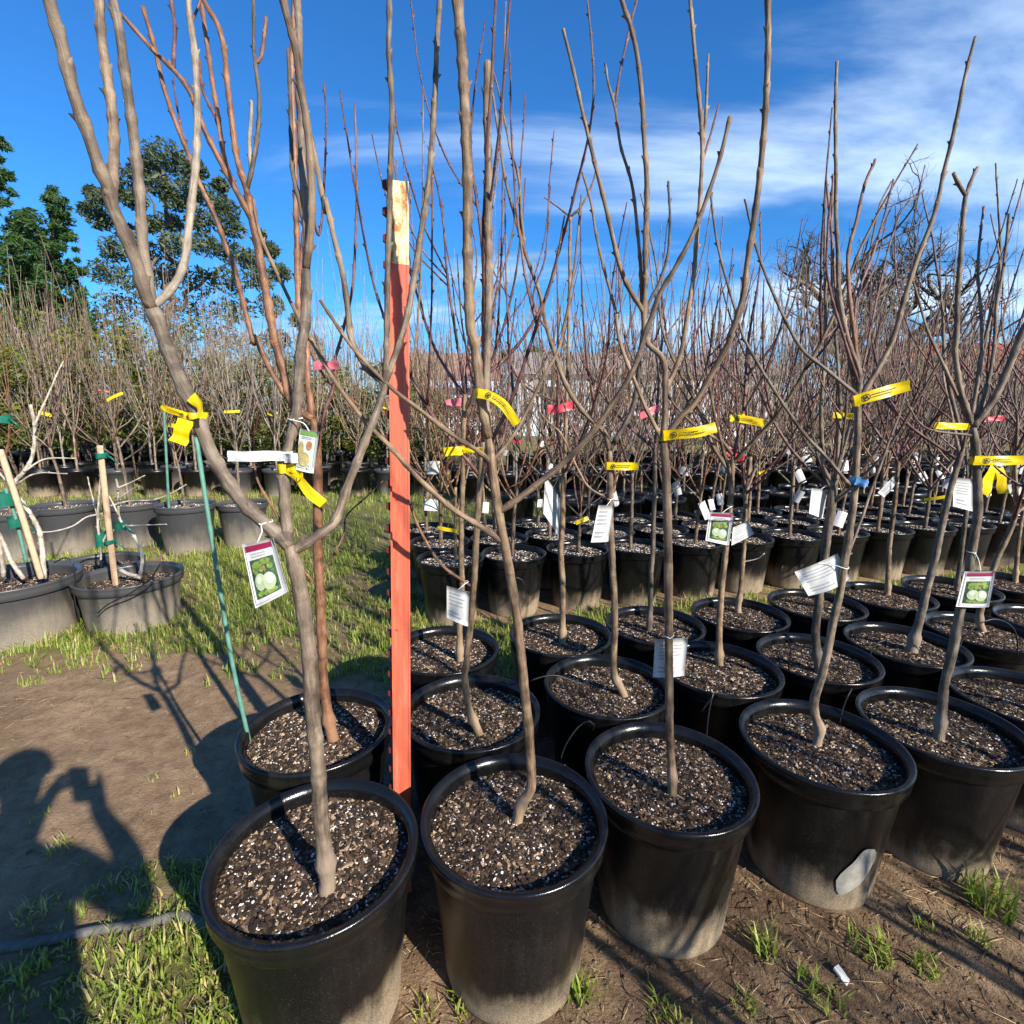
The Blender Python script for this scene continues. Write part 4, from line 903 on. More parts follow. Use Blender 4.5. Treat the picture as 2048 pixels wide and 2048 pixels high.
ribbon('long printed yellow ribbon standing out flat below the slim tree fork', M_YEL, C, ['1252,822 1280,819 1315,815 1353,806'], 19, True)
ribbon('yellow ribbon with small ring mark below the clean V fork', M_YEL, C2, ['1145,879 1175,880 1204,880'], 14, True)
ribbon('amber printed ribbon dipping at its free end on the fruit tag tree', M_YEL, D2, ['1378,788 1410,792 1443,799'], 14, True)
ribbon('longest printed yellow ribbon rising from the fork above the folded white card', M_YEL, D, ['1612,757 1640,748 1680,737 1717,727'], 20, True)
ribbon('short yellow ribbon looped round the parallel uprights', M_YEL, E2, ['1572,783 1590,784 1607,785'], 11)
ribbon('half shaded yellow ribbon pointing off the leaning trunk', M_YEL, F2, ['1826,805 1795,804 1764,803'], 12)
ribbon('broad shaded yellow ribbon under the fork beside the fruit tag', M_YEL, E_, ['1838,869 1870,869 1905,869 1950,868'], 17, True)
ribbon('crumpled yellow ribbon hanging in two folds off the right leaning tree', M_YEL, G2, ['f:1790,790 1740,850 1700,930', 'f:1795,790 1810,850 1815,930'], (30, 16), False, None, None, 1.0)
ribbon('pink ribbon fluttering sideways off the copper trunk', M_PINK, A2, ['592,690 615,689 641,688'], 15)
ribbon('pink ribbon on the straight tan trunk beside the red post', M_PINK, B3, ['878,757 860,759 842,762'], 14)
ribbon('dark red ribbon on the high Y forked tree', M_RED, C3, ['e:1375,440 1300,460 1230,465'], 15)
ribbon('pink red ribbon crumpled on the shaded trunk tree', M_PINK, D3, ['e:1835,460 1790,480 1740,505'], 13)
ribbon('dark red ribbon slanting up behind the slim tree', M_RED, E3, ['f:385,740 340,720 300,690'], 14)
ribbon('red ribbon on the last but one tree of the rearmost row', M_RED, H3, ['f:1640,520 1740,520 1840,510'], 9)
ribbon('pale blue tape band with short tail on the crooked based tree', M_BLUE, D, ['f:1002,862 1040,870 1072,885'], 14)
ribbon('wide white blank label band on the grey leader beside the pear card', M_PAPER, A, ['d:1560,725 1480,722 1400,725 1245,725', 'd:1565,735 1600,735 1640,735'], (19, 18), False, None, None, 0, 'label band')

def card(label, kind, tree, corners, tie=None, Y=None, group=None, cat='tag', bend=.004, off=-.02, seed=0, depth=(0, 0, 0, 0)):
    rnd = random.Random(label + str(seed)); cs = P(corners); mid = tie or ((cs[0][0]+cs[1][0])/2, (cs[0][1]+cs[1][1])/2)
    y0 = Y if Y is not None else tree_y(tree, mid, off); W4 = [at(*q, y0 + dz) for q, dz in zip(cs, depth)]
    root = empty('plant_tag', W4[0]); tag(root, label, cat, group); O = Vector(root.location)
    nrm = (W4[1]-W4[0]).cross(W4[3]-W4[0]).normalized(); nrm = nrm if nrm.y < 0 else -nrm
    def surf(u, v, o=0.0):
        a = W4[0].lerp(W4[1], u); c = W4[3].lerp(W4[2], u); return a.lerp(c, v) + nrm*(o + bend*math.sin(u*PI)*(.4+v)) - O
    k = MB(); n = 6
    for side in (0.0, -.0009):
        for j in range(n+1):
            for i in range(n+1): k.v.append(surf(i/n, j/n, side)); k.uv.append((i/n, j/n))
    N = (n+1)*(n+1)
    for j in range(n):
        for i in range(n): a = j*(n+1)+i; k.face((a, a+1, a+n+2, a+n+1)); k.face((N+a+n+1, N+a+n+2, N+a+1, N+a))
    ring = [i for i in range(n+1)] + [(j+1)*(n+1)+n for j in range(n)] + [n*(n+1)+n-1-i for i in range(n)] + [(n-1-j)*(n+1) for j in range(n-1)]
    for a, c in zip(ring, ring[1:] + ring[:1]): k.face((a, c, c+N, a+N), 0, False)
    o = k.build('card', M_PAPER, root)
    L = lambda h_: (lambda u, v: surf(u, v, h_))
    q = MB()
    if kind == 'plum':
        q.__init__(); mats = [M_INKL, M_BURG, M_PDRK, M_PGRN, M_PPLUM, M_PPLUM2, M_PBR2]
        for a in ((.055, .035, .075, .965), (.925, .035, .945, .965)): quad(q, L(.0012), a[0], a[1], a[2], a[3], 0)
        quad(q, L(.0012), .075, .95, .925, .965, 0, 4); quad(q, L(.0012), .075, .045, .925, .135, 1, 4)
        dashes(q, L(.0012), .22, .85, .16, .245, 2, rnd, 0, .8, .5); quad(q, L(.0012), .14, .27, .87, .89, 2, 5)
        for cu, cv, ru, rv in ((.35, .36, .17, .055), (.60, .33, .16, .05), (.27, .44, .09, .07), (.45, .44, .07, .05), (.72, .42, .09, .06), (.30, .82, .10, .045), (.58, .83, .22, .05)): ell(q, L(.0020), cu, cv, ru, rv, 3)
        ell(q, L(.0022), .55, .45, .035, .06, 6); ell(q, L(.0026), .36, .64, .17, .14, 4); ell(q, L(.0030), .62, .67, .19, .15, 4); ell(q, L(.0034), .65, .63, .12, .09, 5); ell(q, L(.0030), .33, .60, .09, .06, 5)
        q.build('print', mats, o)
    elif kind == 'pear':
        mats = [M_INKL, M_PGREEN2, M_PBR2, M_PBR, M_PPLUM2]
        quad(q, L(.0012), .07, .035, .93, .13, 1, 4); dashes(q, L(.0012), .15, .85, .15, .22, 2, rnd, 0, .8, .5); quad(q, L(.0012), .07, .25, .86, .92, 4, 5); quad(q, L(.0012), .90, .15, .915, .95, 1)
        ell(q, L(.0020), .62, .36, .16, .11, 2); ell(q, L(.0024), .20, .48, .16, .19, 3); ell(q, L(.0028), .44, .70, .30, .17, 3); ell(q, L(.0030), .70, .86, .08, .05, 0, .6); q.build('print', mats, o)
    elif kind == 'text':
        dashes(q, L(.0012), .12, .88, .12, .55, rnd.randint(4, 6), rnd, 0, .8, .28); dashes(q, L(.0012), .12, .7, .68, .9, 2, rnd, 0, .8, .3); q.build('print', M_INKL, o)
    if tie is not None and tree is not None:
        hp = surf(.5, .02) + O; e, tp, tr_ = tree.nearest_px(tie); k = MB()
        k.tube(catmull([hp, hp.lerp(tp, .5) + Vector((.004, -.004, .004)), tp + Vector((0, -tr_-.002, 0)), tp + Vector((tr_+.002, 0, .003)), tp + Vector((0, tr_+.002, .004)), tp + Vector((-tr_-.002, 0, .002)), tp + Vector((0, -tr_-.003, 0))] , .006), [.0011]*1000, 5) if False else None
        path = catmull([hp - O, hp.lerp(tp, .5) + Vector((.004, -.004, .004)) - O, tp + Vector((0, -tr_-.002, 0)) - O, tp + Vector((tr_+.002, 0, .003)) - O, tp + Vector((0, tr_+.002, .004)) - O, tp + Vector((-tr_-.002, 0, .002)) - O, tp + Vector((-.001, -tr_-.003, 0)) - O], .006)
        k.tube(path, [.0011]*len(path), 5); k.build('tie', M_TIE, root)
    return root
card('large fruit tag with burgundy header and two pale green plums', 'plum', A, 's:484,1089 546,1076 577,1183 511,1217', (520, 1068), None, None, 'tag', .004, -.035)
card('fruit tag picturing tan pears under a green header', 'pear', A, 's:600,857 638,864 627,947 592,939', (612, 850), None, None, 'tag', .003, -.035)
card('narrow fruit tag with burgundy header hung on the dark trunked tree', 'plum', E_, 's:1929,1143 1992,1142 1978,1214 1912,1213', (1962, 1110))
card('small fruit tag with burgundy header touching a white card', 'plum', D2, 's:1419,1024 1468,1026 1458,1091 1411,1081', (1450, 1010), None, None, 'tag', .003, -.03)
card('tilted white printed card behind the small fruit tag', 'text', D2, 's:1466,1055 1496,1041 1508,1068 1463,1091', None, None, None, 'tag', .003, -.022)
card('white printed card hanging below the V forked tree ribbon', 'text', C2, 'e:1510,995 1597,995 1565,1195 1468,1200', (1217, 1002), None, None, 'tag', .003, -.022)
card('grey shaded back of a card on the high Y forked tree', 'plain', C3, 'e:1215,830 1300,960 1290,1170 1205,1040', (1118, 950), None, None, 'tag', .003, -.03, 0, (0, .05, .05, 0))
card('square white printed card low on the tan tree beside the red post', 'text', B2, 'e:672,1440 798,1475 790,1665 672,1615', (925, 1172), None, None, 'tag', .003, -.025)
card('white printed card held against the slim straight trunk near the soil', 'text', C, '1236,1206 1298,1204 1291,1275 1232,1278', (1335, 1275), None, None, 'tag', .003, .022)
card('large tilted white card folded round the crooked based trunk', 'text', D, 's:1589,1144 1675,1107 1700,1157 1617,1192', (1684, 1136), None, None, 'tag', .012, .012)
card('grey backed card hanging by the dark forked trunk', 'plain', E2, 'f:760,900 850,910 820,1070 745,1040', (1655, 965), None, None, 'tag', .003, -.03, 0, (0, .04, .05, 0))
card('grey shaded rectangular card behind the broad shaded ribbon', 'text', F2, 'f:1545,840 1650,850 1650,1030 1540,1000', None, None, None, 'tag', .003, .03)
card('bundle of narrow white strips tied to the tan trunk', 'text', G3, 'f:1125,925 1215,830 1222,880 1160,950', (1790, 965))
card('white card half hidden at the right leaning tree', 'text', G2, 'f:1820,880 1920,870 1932,960 1870,950', None, None, None, 'tag', .003, .02)
# small white tags on the trees of the blocks behind
Rt = random.Random(9)
CARDME = {}
for mi, mm in enumerate((M_PAPER, M_PAPER, M_YEL, M_RED)):
    for vi in range(2):
        k = MB(); w, h = ((.055, .10), (.085, .075))[vi] if mi < 2 else ((.13, .022), (.10, .03))[vi]; n = 4
        for i in range(n+1):
            for z in (0, -h): k.v.append(Vector((w*(i/n-.5), -.012 - .01*math.sin(i/n*PI) + z*.15, z))); k.uv.append((i/n, 0))
        for i in range(n): k.face((2*i, 2*i+2, 2*i+3, 2*i+1))
        k.tube([Vector((0, -.012, -.004)), Vector((0, -.002, .02)), Vector((0, .008, .03))], [.001]*3, 4); CARDME[(mi, vi)] = k.mesh('plant_tag', mm)
def small_tag(x, y, z, mi, label, group):
    o = link('plant_tag' if mi < 2 else 'ribbon', CARDME[(mi, Rt.randint(0, 1))]); o.location = (x, y, z); s_ = Rt.uniform(.9, 1.35); o.scale = (s_,)*3; o.rotation_euler = (Rt.uniform(-.3, .2), Rt.uniform(-.5, .5), Rt.uniform(-.8, .9)); what = ('small white card', 'small white card', 'short yellow ribbon', 'short red ribbon')[mi]; tag(o, '%s on a tree of the %s' % (what, group), 'tag' if mi < 2 else 'ribbon', '%ss, %s' % (what, group))
for r, sc in MIDROOTS:
    if Rt.random() < .8: small_tag(r.location.x + Rt.uniform(-.03, .03), r.location.y - .03, .42 + .5*sc*Rt.uniform(.35, 1.2), 0 if Rt.random() < .85 else 2, '', 'second block behind the grass strip')
for x, y, sc, wth in NEARFAR:
    if wth and Rt.random() < .30: small_tag(x, y - .05, .45 + .62*sc*Rt.uniform(.7, 1.6), 2 if Rt.random() < .72 else 3, '', 'fields beyond the weathered row')
    elif not wth and y < 10 and Rt.random() < .8: small_tag(x, y - .05, .45 + .6*sc*Rt.uniform(.4, 1.5), 0 if Rt.random() < .86 else 3, '', 'fields beyond the second block')
for r, sc in LEFTROOTS: small_tag(r.location.x, r.location.y - .03, .45 + .62*sc*Rt.uniform(.9, 1.7), 2, '', 'weathered row across the path')

# ------------------------------------------------------------------ stakes, drip lines, hose
def rod(name, label, cat, pts, r0, m_, sides=8, group=None, nodes=False):
    pts = [Vector(p) for p in pts]; k = MB(); O = pts[0]
    cp = catmull([p - O for p in pts], .02); rad = [r0*(1.12 if nodes and i % 9 == 0 else 1.0) for i in range(len(cp))]
    k.tube(cp, rad, sides); o = k.build(name, m_); o.location = O; tag(o, label, cat, group); return o
gb = onz(*px('z', 474, 1400), SOIL_Z); gb.z -= .05
rod('stake', 'green bamboo stake leaning out of the copper tree pot', 'stake', [gb, at(*px('z', 440, 1260), gb.y), at(*px('z', 405, 1050), gb.y + .03), at(*px('z', 370, 825), gb.y + .06)], .0062, M_BAMB, 8, None, True)
TUBES = [('h:1295,565 1300,480 1330,390 1400,290 1460,260 1485,280 1478,310', 1.36), ('h:1130,40 1200,15 1290,10 1400,60 1445,150 1462,290', 1.62), ('i:175,400 190,230 215,110 225,105 200,140 150,210', 1.42), ('i:912,285 930,200 960,120 982,80', 1.52),
         ('f:560,1745 610,1725 640,1765 640,1850 625,1925', 1.85), ('f:1075,1850 1105,1770 1170,1740 1165,1780', 1.88), ('f:1560,1810 1620,1700 1750,1625 1860,1660 1895,1740 1895,1830', 1.8), ('e:1020,1500 1040,1400 1090,1410 1110,1480', 2.5), ('f:590,1370 600,1330 620,1350', 2.6)]
TL = ['black drip tube arching out of the twin upright tree pot', 'black drip tube looping over the gap behind the twin upright tree', 'black drip tube rising at the edge of the slim straight tree pot', 'black drip tube standing in the crooked based tree pot', 'black drip tube bent over the parallel upright tree pot', 'short black drip tube on the knotted collar tree pot', 'long black drip tube arching beside the swollen base', 'black drip tube on the ground at the rear pots', 'tiny black drip tube at the grass strip']
for (sp_, Y), lb in zip(TUBES, TL):
    rod('drip_tube', lb, 'tube', [at(*q, Y + .01*i) for i, q in enumerate(P(sp_))], .0024, M_BLACK, 6)
for i, (t, q) in enumerate(((B, (1126, 1545)), (C, (1410, 1490)), (D, (1680, 1445)))):
    b0 = onz(*q, SOIL_Z + .008); rod('drip_peg', ('pale drip peg in the twin upright tree pot', 'pale drip peg in the slim straight tree pot', 'pale drip peg in the crooked based tree pot')[i], 'peg', [b0 - Vector((0, 0, .02)), b0 + Vector((.004, 0, .022))], .0035, M_PAPER, 6)
hz = [onz(*px('z', x, y)) for x, y in ((-120, 1830), (0, 1800), (90, 1783), (180, 1765), (280, 1750), (370, 1745))]
hz += [Vector((-.50, .985, 0))]
for p in hz: p.z = gz(p.x, p.y) + .010
rod('hose', 'dusty grey black hose lying across the grass', 'hose', hz, .0125, M_HOSE, 10)

# ------------------------------------------------------------------ the squat pots across the path
lp1 = onz(18, 1150, .38)
L1 = Tree('potted_tree', 'pale stemmed plant tied to stakes in the biggest squat grey pot', (lp1.x, lp1.y), None, 61, MB_PALE, MB_PALE, True, .075, 1.15, POTB2, POTR2, .33, 1.30)
L1.samples.append((Vector((lp1.x, lp1.y, .3)), .01)); L1.Y = lp1.y; L1.top = Vector((lp1.x, lp1.y, .32))
for sp_, r0, r1, dy in (('d:245,1400 225,1180 190,1080 80,900 130,810 180,720 190,560 170,440', .018, .010, .1), ('d:130,1400 60,1300 10,1180 -60,1050', .016, .010, -.1), ('d:80,900 -20,800 -100,700', .010, .006, .05), ('d:130,810 250,740 420,735', .008, .004, .1), ('d:90,880 200,820 370,820', .007, .004, -.1), ('d:190,560 300,300 350,200', .008, .004, .1), ('d:20,1390 0,1200 -40,1000', .014, .009, -.15)):
    pp = P(sp_); L1.wood([at(*q, lp1.y + dy*i/len(pp)) for i, q in enumerate(pp)], r0, r1, MB_PALE, 'branch', None, .07)
rod('stake', 'square cut wooden stake slanting in the biggest squat grey pot', 'stake', [at(*px('d', 228, 1400), lp1.y - .1), at(*px('d', 130, 1080), lp1.y - .1), at(*px('d', 0, 690), lp1.y - .06)], .017, M_STAKEW, 6)
rod('stake', 'green coated stake slanting in the biggest squat grey pot', 'stake', [at(*px('d', 145, 1310), lp1.y - .05), at(*px('d', 90, 1080), lp1.y - .05), at(*px('d', 30, 900), lp1.y - .05)], .010, M_BAMB, 8)
class _NT: pass
def wrap(label, sx, sy, Y, r, h, m_=M_GRN):
    k = MB(); p = at(sx, sy, Y); seg = 16
    for i in range(seg):
        a = 2*PI*i/seg; rr = r*(1+.12*math.sin(a*3))
        for j in (-.5, .5): k.v.append(Vector((rr*math.cos(a), rr*math.sin(a), j*h*(1+.2*math.sin(a*2))))); k.uv.append((0, 0))
    for i in range(seg): i2 = (i+1) % seg; k.face((2*i, 2*i2, 2*i2+1, 2*i+1))
    k.tube([Vector((r, 0, 0)), Vector((r+.03, -.01, -.01)), Vector((r+.06, 0, -.05))], [.006, .008, .004], 4)
    o = k.build('tie_tape', m_); o.location = p; tag(o, label, 'tape')
wrap('green tie tape bundle where the pale stems cross the slanting stake', *px('d', 35, 960), lp1.y - .06, .055, .09); wrap('lower green tie tape on the slanting green stake', *px('d', 90, 1090), lp1.y - .06, .04, .06)
wrap('upper green tie tape on the pale stem by the slanting stake', *px('d', 10, 520), lp1.y, .04, .05)
lp2 = onz(258, 1145, .33)
L2 = Tree('potted_tree', 'thin pale trailing stems tied to an upright wooden stake in squat grey pot', (lp2.x, lp2.y), None, 63, MB_PALE, MB_PALE, True, .075, 1.0, POTB2, POTR2, .33, 1.30)
for sp_, r0, r1, dy in (('d:770,1395 785,1280 740,1160 690,1110 655,1050 650,900 640,850', .013, .007, .05), ('d:690,1110 600,1150 560,1200 540,1100 550,900 560,700', .010, .006, -.05), ('d:690,1108 800,1105 920,1100', .006, .004, -.1), ('d:570,1040 480,1060 400,1110 290,1140 180,1145', .007, .004, -.15), ('d:600,1000 720,970 850,965 960,920 1030,880', .007, .004, .1), ('d:650,900 720,870 800,830', .007, .004, .05), ('d:655,1050 600,940 560,920', .006, .004, 0), ('d:650,960 740,900 770,890', .005, .003, 0), ('d:780,1395 700,1370 660,1350', .016, .014, 0)):
    pp = P(sp_); L2.wood([at(*q, lp2.y + dy*i/len(pp)) for i, q in enumerate(pp)], r0, r1, MB_PALE, 'branch', None, .06)
sk = [at(*px('d', 635, 1410), lp2.y - .05), at(*px('d', 595, 1050), lp2.y - .05), at(*px('d', 552, 665), lp2.y - .05)]; sk[0].z -= .04
rod('stake', 'upright square wooden stake in the smaller squat grey pot', 'stake', sk, .021, M_STAKEW, 4)
wrap('green tie tape round the top of the upright wooden stake', *px('d', 560, 720), lp2.y - .05, .032, .035); wrap('green tie tape round the foot of the upright wooden stake', *px('d', 608, 1195), lp2.y - .05, .03, .03)
wrap('crumpled green tie tape on the pale stem beside the upright stake', *px('d', 560, 1185), lp2.y, .035, .09); wrap('green tie tape on the pale stem pulled sideways', *px('d', 660, 1110), lp2.y, .03, .06)
lp3 = onz(148, 1128, .33)
L3 = Tree('potted_tree', 'empty looking squat grey pot with black drip lines between the squat pots', (lp3.x, lp3.y + .22), None, 65, MB_PALE, MB_PALE, True, .075, .9, POTB2, POTR2, .33, 1.30)
L3.wood([Vector((lp3.x, lp3.y+.22, .25)), Vector((lp3.x + .02, lp3.y+.24, .5)), Vector((lp3.x - .04, lp3.y+.27, .9))], .009, .004, MB_PALE)
rod('drip_tube', 'black drip tube drooping over the squat pots across the path', 'tube', [at(*px('d', x, y), lp2.y - .25) for x, y in ((300, 1310), (360, 1285), (400, 1310), (415, 1400), (410, 1500), (440, 1640))], .004, M_BLACK, 6)
rod('drip_tube', 'black drip tube hanging down the side of the smaller squat pot', 'tube', [at(*px('d', x, y), lp2.y - .33) for x, y in ((890, 1310), (830, 1400), (720, 1480), (600, 1540), (540, 1590))], .004, M_BLACK, 6)
rod('stake', 'thin green stake standing in the first weathered row', 'stake', [at(*px('d', 935, 1050), LEFTROOTS[3][0].location.y - .1), at(*px('d', 905, 480), LEFTROOTS[3][0].location.y - .1)], .012, M_BAMB, 6)

# label remains on the crooked based tree pot
k = MB(); a0 = math.radians(-84); n = 22; rings = 5
def patch_pt(u, v):
    z = .15 + v; a = a0 + u; r_ = POT_B + (POT_R*.915-POT_B)*(z/(POT_H-.058)) + .0012
    return Vector((r_*math.cos(a), r_*math.sin(a), z))
k.v.append(patch_pt(0, 0)); k.uv.append((0, 0))
for j in range(1, rings+1):
    for i in range(n):
        t = 2*PI*i/n; q = j/rings*(1 + .10*math.sin(2*t+.6) + .05*math.sin(5*t)); k.v.append(patch_pt(.26*q*math.cos(t)*(1 - .35*max(0, math.sin(t))), .07*q*math.sin(t) + .03*q*math.cos(t))); k.uv.append((math.cos(t)*q, math.sin(t)*q))
for i in range(n):
    k.face((0, 1+i, 1+(i+1) % n))
    for j in range(rings-1): k.face((1+j*n+i, 1+(j+1)*n+i, 1+(j+1)*n+(i+1) % n, 1+j*n+(i+1) % n))
o = k.build('label_remains', M_PATCH, D.root)

# ------------------------------------------------------------------ trees behind the photographer (their shadows cross the foreground)
GB = 'potted trees behind the photographer'
for x, y in ((1.55, -.15), (2.15, .12), (2.75, .25), (2.0, -.75), (2.7, -.5), (3.4, -.2), (3.2, .55), (1.0, -1.5), (3.0, -1.3), (2.45, -.25), (1.75, -.42), (3.1, .15), (2.3, -1.1), (3.7, .3)):
    place_mid(x, y, R2, 'bare tree in black pot in the row behind the photographer', GB)

# ------------------------------------------------------------------ grass
M_GRASS, nt, b = mat('grass_blade', .5, .35); att = nt.nodes.new('ShaderNodeAttribute'); att.attribute_name = 'tint'
col = ramp4(nt, att.outputs['Fac'], [(0.0, (.065, .12, .014)), (.45, (.21, .29, .040)), (.8, (.37, .39, .095)), (1.0, (.50, .41, .20))])
nt.links.new(col, b.inputs['Base Color']); t_ = nt.nodes.new('ShaderNodeBsdfTranslucent'); nt.links.new(col, t_.inputs[0]); mx = nt.nodes.new('ShaderNodeMixShader'); mx.inputs[0].default_value = .35
nt.links.new(b.outputs[0], mx.inputs[1]); nt.links.new(t_.outputs[0], mx.inputs[2]); nt.links.new(mx.outputs[0], nt.nodes['Material Output'].inputs[0])
def grass(name, label, tufts, seed, kind='stuff', cat='grass', group=None):
    """tufts: (x, y, height, blades, spread, dryness)"""
    rs = np.random.RandomState(seed); V_ = []; F_ = []; T_ = []
    for x, y, h, nb, sp, dry in tufts:
        for _ in range(nb):
            a = rs.rand()*6.283; q = sp*math.sqrt(rs.rand()); bx, by = x + q*math.cos(a), y + q*math.sin(a); bz = gz(bx, by) - .004; hh = h*rs.uniform(.45, 1.15); a2 = rs.rand()*6.283; ln = hh*rs.uniform(.15, .9); w = rs.uniform(.0012, .0026)*(1 + hh*6)
            dx, dy = math.cos(a2), math.sin(a2); nx, ny = -dy*w, dx*w; b0 = len(V_)
            V_ += [(bx-nx, by-ny, bz), (bx+nx, by+ny, bz), (bx+dx*ln*.3-nx*.8, by+dy*ln*.3-ny*.8, bz+hh*.55), (bx+dx*ln*.3+nx*.8, by+dy*ln*.3+ny*.8, bz+hh*.55), (bx+dx*ln, by+dy*ln, bz+hh*(.95 if ln < hh*.6 else .72))]
            F_ += [(b0, b0+1, b0+3, b0+2), (b0+2, b0+3, b0+4)]; t = min(1.0, max(0.0, rs.normal(.42 + dry*.4, .17) + (0.5 if rs.rand() < dry*.5 else 0))); T_ += [t-.12, t-.12, t, t, min(1, t+.12)]
    me = bpy.data.meshes.new(name); me.from_pydata(V_, [], F_); at_ = me.attributes.new('tint', 'FLOAT', 'POINT'); at_.data.foreach_set('value', T_); me.update()
    o = link(name, me, M_GRASS); tag(o, label, cat, group, kind); return o
Rg = random.Random(4); tf = []
POTS_XY = [(t.root.location.x, t.root.location.y, .18) for t in (A, A2, B, B2, B3, C, C2, C3, D, D2, D3, E_, E2, E3, F_, F2, F3, G2, G3, H3, I3, H2)] + [(L1.c.x, L1.c.y, .29), (L2.c.x, L2.c.y, .25), (L3.c.x, L3.c.y, .23)] + [(r.location.x, r.location.y, .18) for r, _ in MIDROOTS + LEFTROOTS]
def free(x, y): return all((x-a)**2 + (y-b_)**2 > r*r for a, b_, r in POTS_XY)
cells = 0
def scatter(x0, x1, y0, y1, per_m2, hlo, hhi, nb, thr=.45):
    n = int((x1-x0)*(y1-y0)*per_m2)
    for _ in range(n):
        x, y = Rg.uniform(x0, x1), Rg.uniform(y0, y1); c = grass_cover(x, y)
        if c > thr + Rg.uniform(-.08, .25) and free(x, y): tf.append((x, y, Rg.uniform(hlo, hhi)*(.6 + .6*c), nb, .012, .15 if Rg.random() < .8 else .8))
scatter(-2.4, -.35, .35, 1.5, 3400, .020, .058, 4, .40)
scatter(-4.6, -.25, 1.9, 4.9, 900, .030, .085, 5)
scatter(-.3, 4.6, 2.3, 4.6, 800, .035, .09, 5)
scatter(-.4, 1.6, .5, 1.1, 300, .02, .05, 4, .35)
grass('grass', 'patchy short green grass on the brown nursery ground', tf, 1)
tf = []; scatter(-9.5, 9.5, 4.7, 9.5, 75, .06, .13, 7, .3); tf = [(x, y, h, nb, .05, d) for x, y, h, nb, s_, d in tf if abs(x/y) < 1.1]
grass('grass', 'longer grass between the far rows of pots', tf, 2)
# single clumps
clumps = [('z', 1095, 1885, .085, 34, .025, .1), ('z', 1440, 1800, .075, 40, .03, .15), ('z', 1640, 1795, .060, 60, .055, .25), ('z', 1745, 1835, .05, 34, .03, .1), ('z', 1865, 1705, .11, 80, .06, .1), ('z', 1850, 1780, .06, 22, .03, .1), ('z', 1525, 1860, .05, 30, .03, .2), ('z', 1560, 1900, .05, 30, .04, .2), ('z', 1400, 1900, .05, 24, .03, .3), ('z', 1250, 1915, .045, 30, .035, .3), ('z', 880, 1890, .05, 40, .04, .5), ('z', 800, 1905, .04, 26, .03, .5), ('z', 1180, 1700, .04, 20, .02, .3), ('z', 1740, 1740, .035, 30, .03, .2), ('z', 1300, 1950, .05, 30, .04, .4), ('z', 150, 1235, .10, 80, .07, .35), ('z', 180, 1250, .07, 50, .06, .5), ('z', 60, 1290, .05, 40, .06, .3), ('z', 360, 1215, .05, 40, .05, .2), ('z', 520, 1180, .06, 60, .07, .2), ('z', 560, 1165, .06, 60, .07, .2), ('z', 455, 1190, .05, 50, .06, .2), ('z', 250, 1265, .035, 30, .05, .3), ('z', 110, 1600, .045, 30, .04, .5), ('z', 75, 1540, .03, 18, .03, .5), ('z', 70, 1720, .05, 40, .05, .6), ('z', 290, 1470, .03, 14, .02, .8), ('z', 330, 1500, .03, 12, .02, .8), ('z', 360, 1420, .03, 12, .02, .9), ('z', 430, 1050, .10, 120, .12, .1), ('z', 330, 1030, .09, 90, .10, .15), ('z', 500, 1060, .07, 90, .10, .1), ('z', 660, 1160, .06, 90, .09, .15), ('z', 690, 1200, .06, 90, .09, .15), ('z', 640, 1080, .06, 80, .1, .2), ('z', 700, 1100, .06, 80, .1, .2)]
for i, (w, x, y, h, nb, sp, dry) in enumerate(clumps):
    p = onz(*px(w, x, y)); grass('grass_tuft', 'single tuft of green grass growing from the bare brown soil', [(p.x, p.y, h, nb, sp, dry)], 50+i, None, 'grass tuft', 'grass tufts on bare soil')
# straw, bark crumbs and clods lying on the bare soil
k = MB(); rs = random.Random(21)
for _ in range(4200):
    x, y = (rs.uniform(-2.6, 2.4), rs.uniform(.5, 3.0)) if rs.random() < .6 else (rs.uniform(-.3, 2.2), rs.uniform(.6, 1.5))
    if not free(x, y) or (x < -.5 and 1.1 < y < 2.2 and rs.random() < .7): continue
    a = rs.random()*6.28; L = rs.uniform(.008, .055)*(1 if rs.random() < .8 else 1.6); d = Vector((math.cos(a), math.sin(a), rs.uniform(-.05, .12))); p = Vector((x, y, gz(x, y) + .003)); k.tube([p - d*L/2, p + Vector((0, 0, .002)), p + d*L/2 + Vector((rs.uniform(-.004, .004), 0, 0))], [.0009, .0011, .0006], 3, 0 if rs.random() < .6 else 1)
o = k.build('ground_litter', [M_TWIGDRY, M_CH_B]); tag(o, 'scattered dry straw and bark bits on the ground', 'litter', None, 'stuff')
k = MB(); cl_ = []
for _ in range(5200):
    x, y = (rs.uniform(-.3, 2.4), rs.uniform(.45, 1.5)) if rs.random() < .62 else (rs.uniform(-2.5, 2.0), rs.uniform(.5, 3.0))
    if not free(x, y): continue
    s_ = rs.uniform(.0022, .0062)*(1 if rs.random() < .95 else 1.9); p = Vector((x, y, gz(x, y) + s_*.25)); b0 = len(k.v)
    for q in ((1, 0, 0), (-1, 0, 0), (0, 1, 0), (0, -1, 0), (0, 0, .55), (0, 0, -.5)): k.v.append(p + Vector(q)*s_*rs.uniform(.7, 1.3)); k.uv.append((0, 0))
    mi = 0 if rs.random() < .97 else 1
    for f in ((0, 2, 4), (2, 1, 4), (1, 3, 4), (3, 0, 4), (2, 0, 5), (1, 2, 5), (3, 1, 5), (0, 3, 5)): k.face(tuple(b0+j for j in f), mi, False)
o = k.build('soil_clods', [M_DIRT, M_CH_B]); tag(o, 'loose crumbs of brown soil on the ground', 'soil', None, 'stuff')
k = MB(); p = onz(*px('z', 1587, 1850)); k.box((-.011, -.018, .002), (.011, .018, .006)); k.box((-.010, -.002, .0062), (.010, .018, .0085)); 
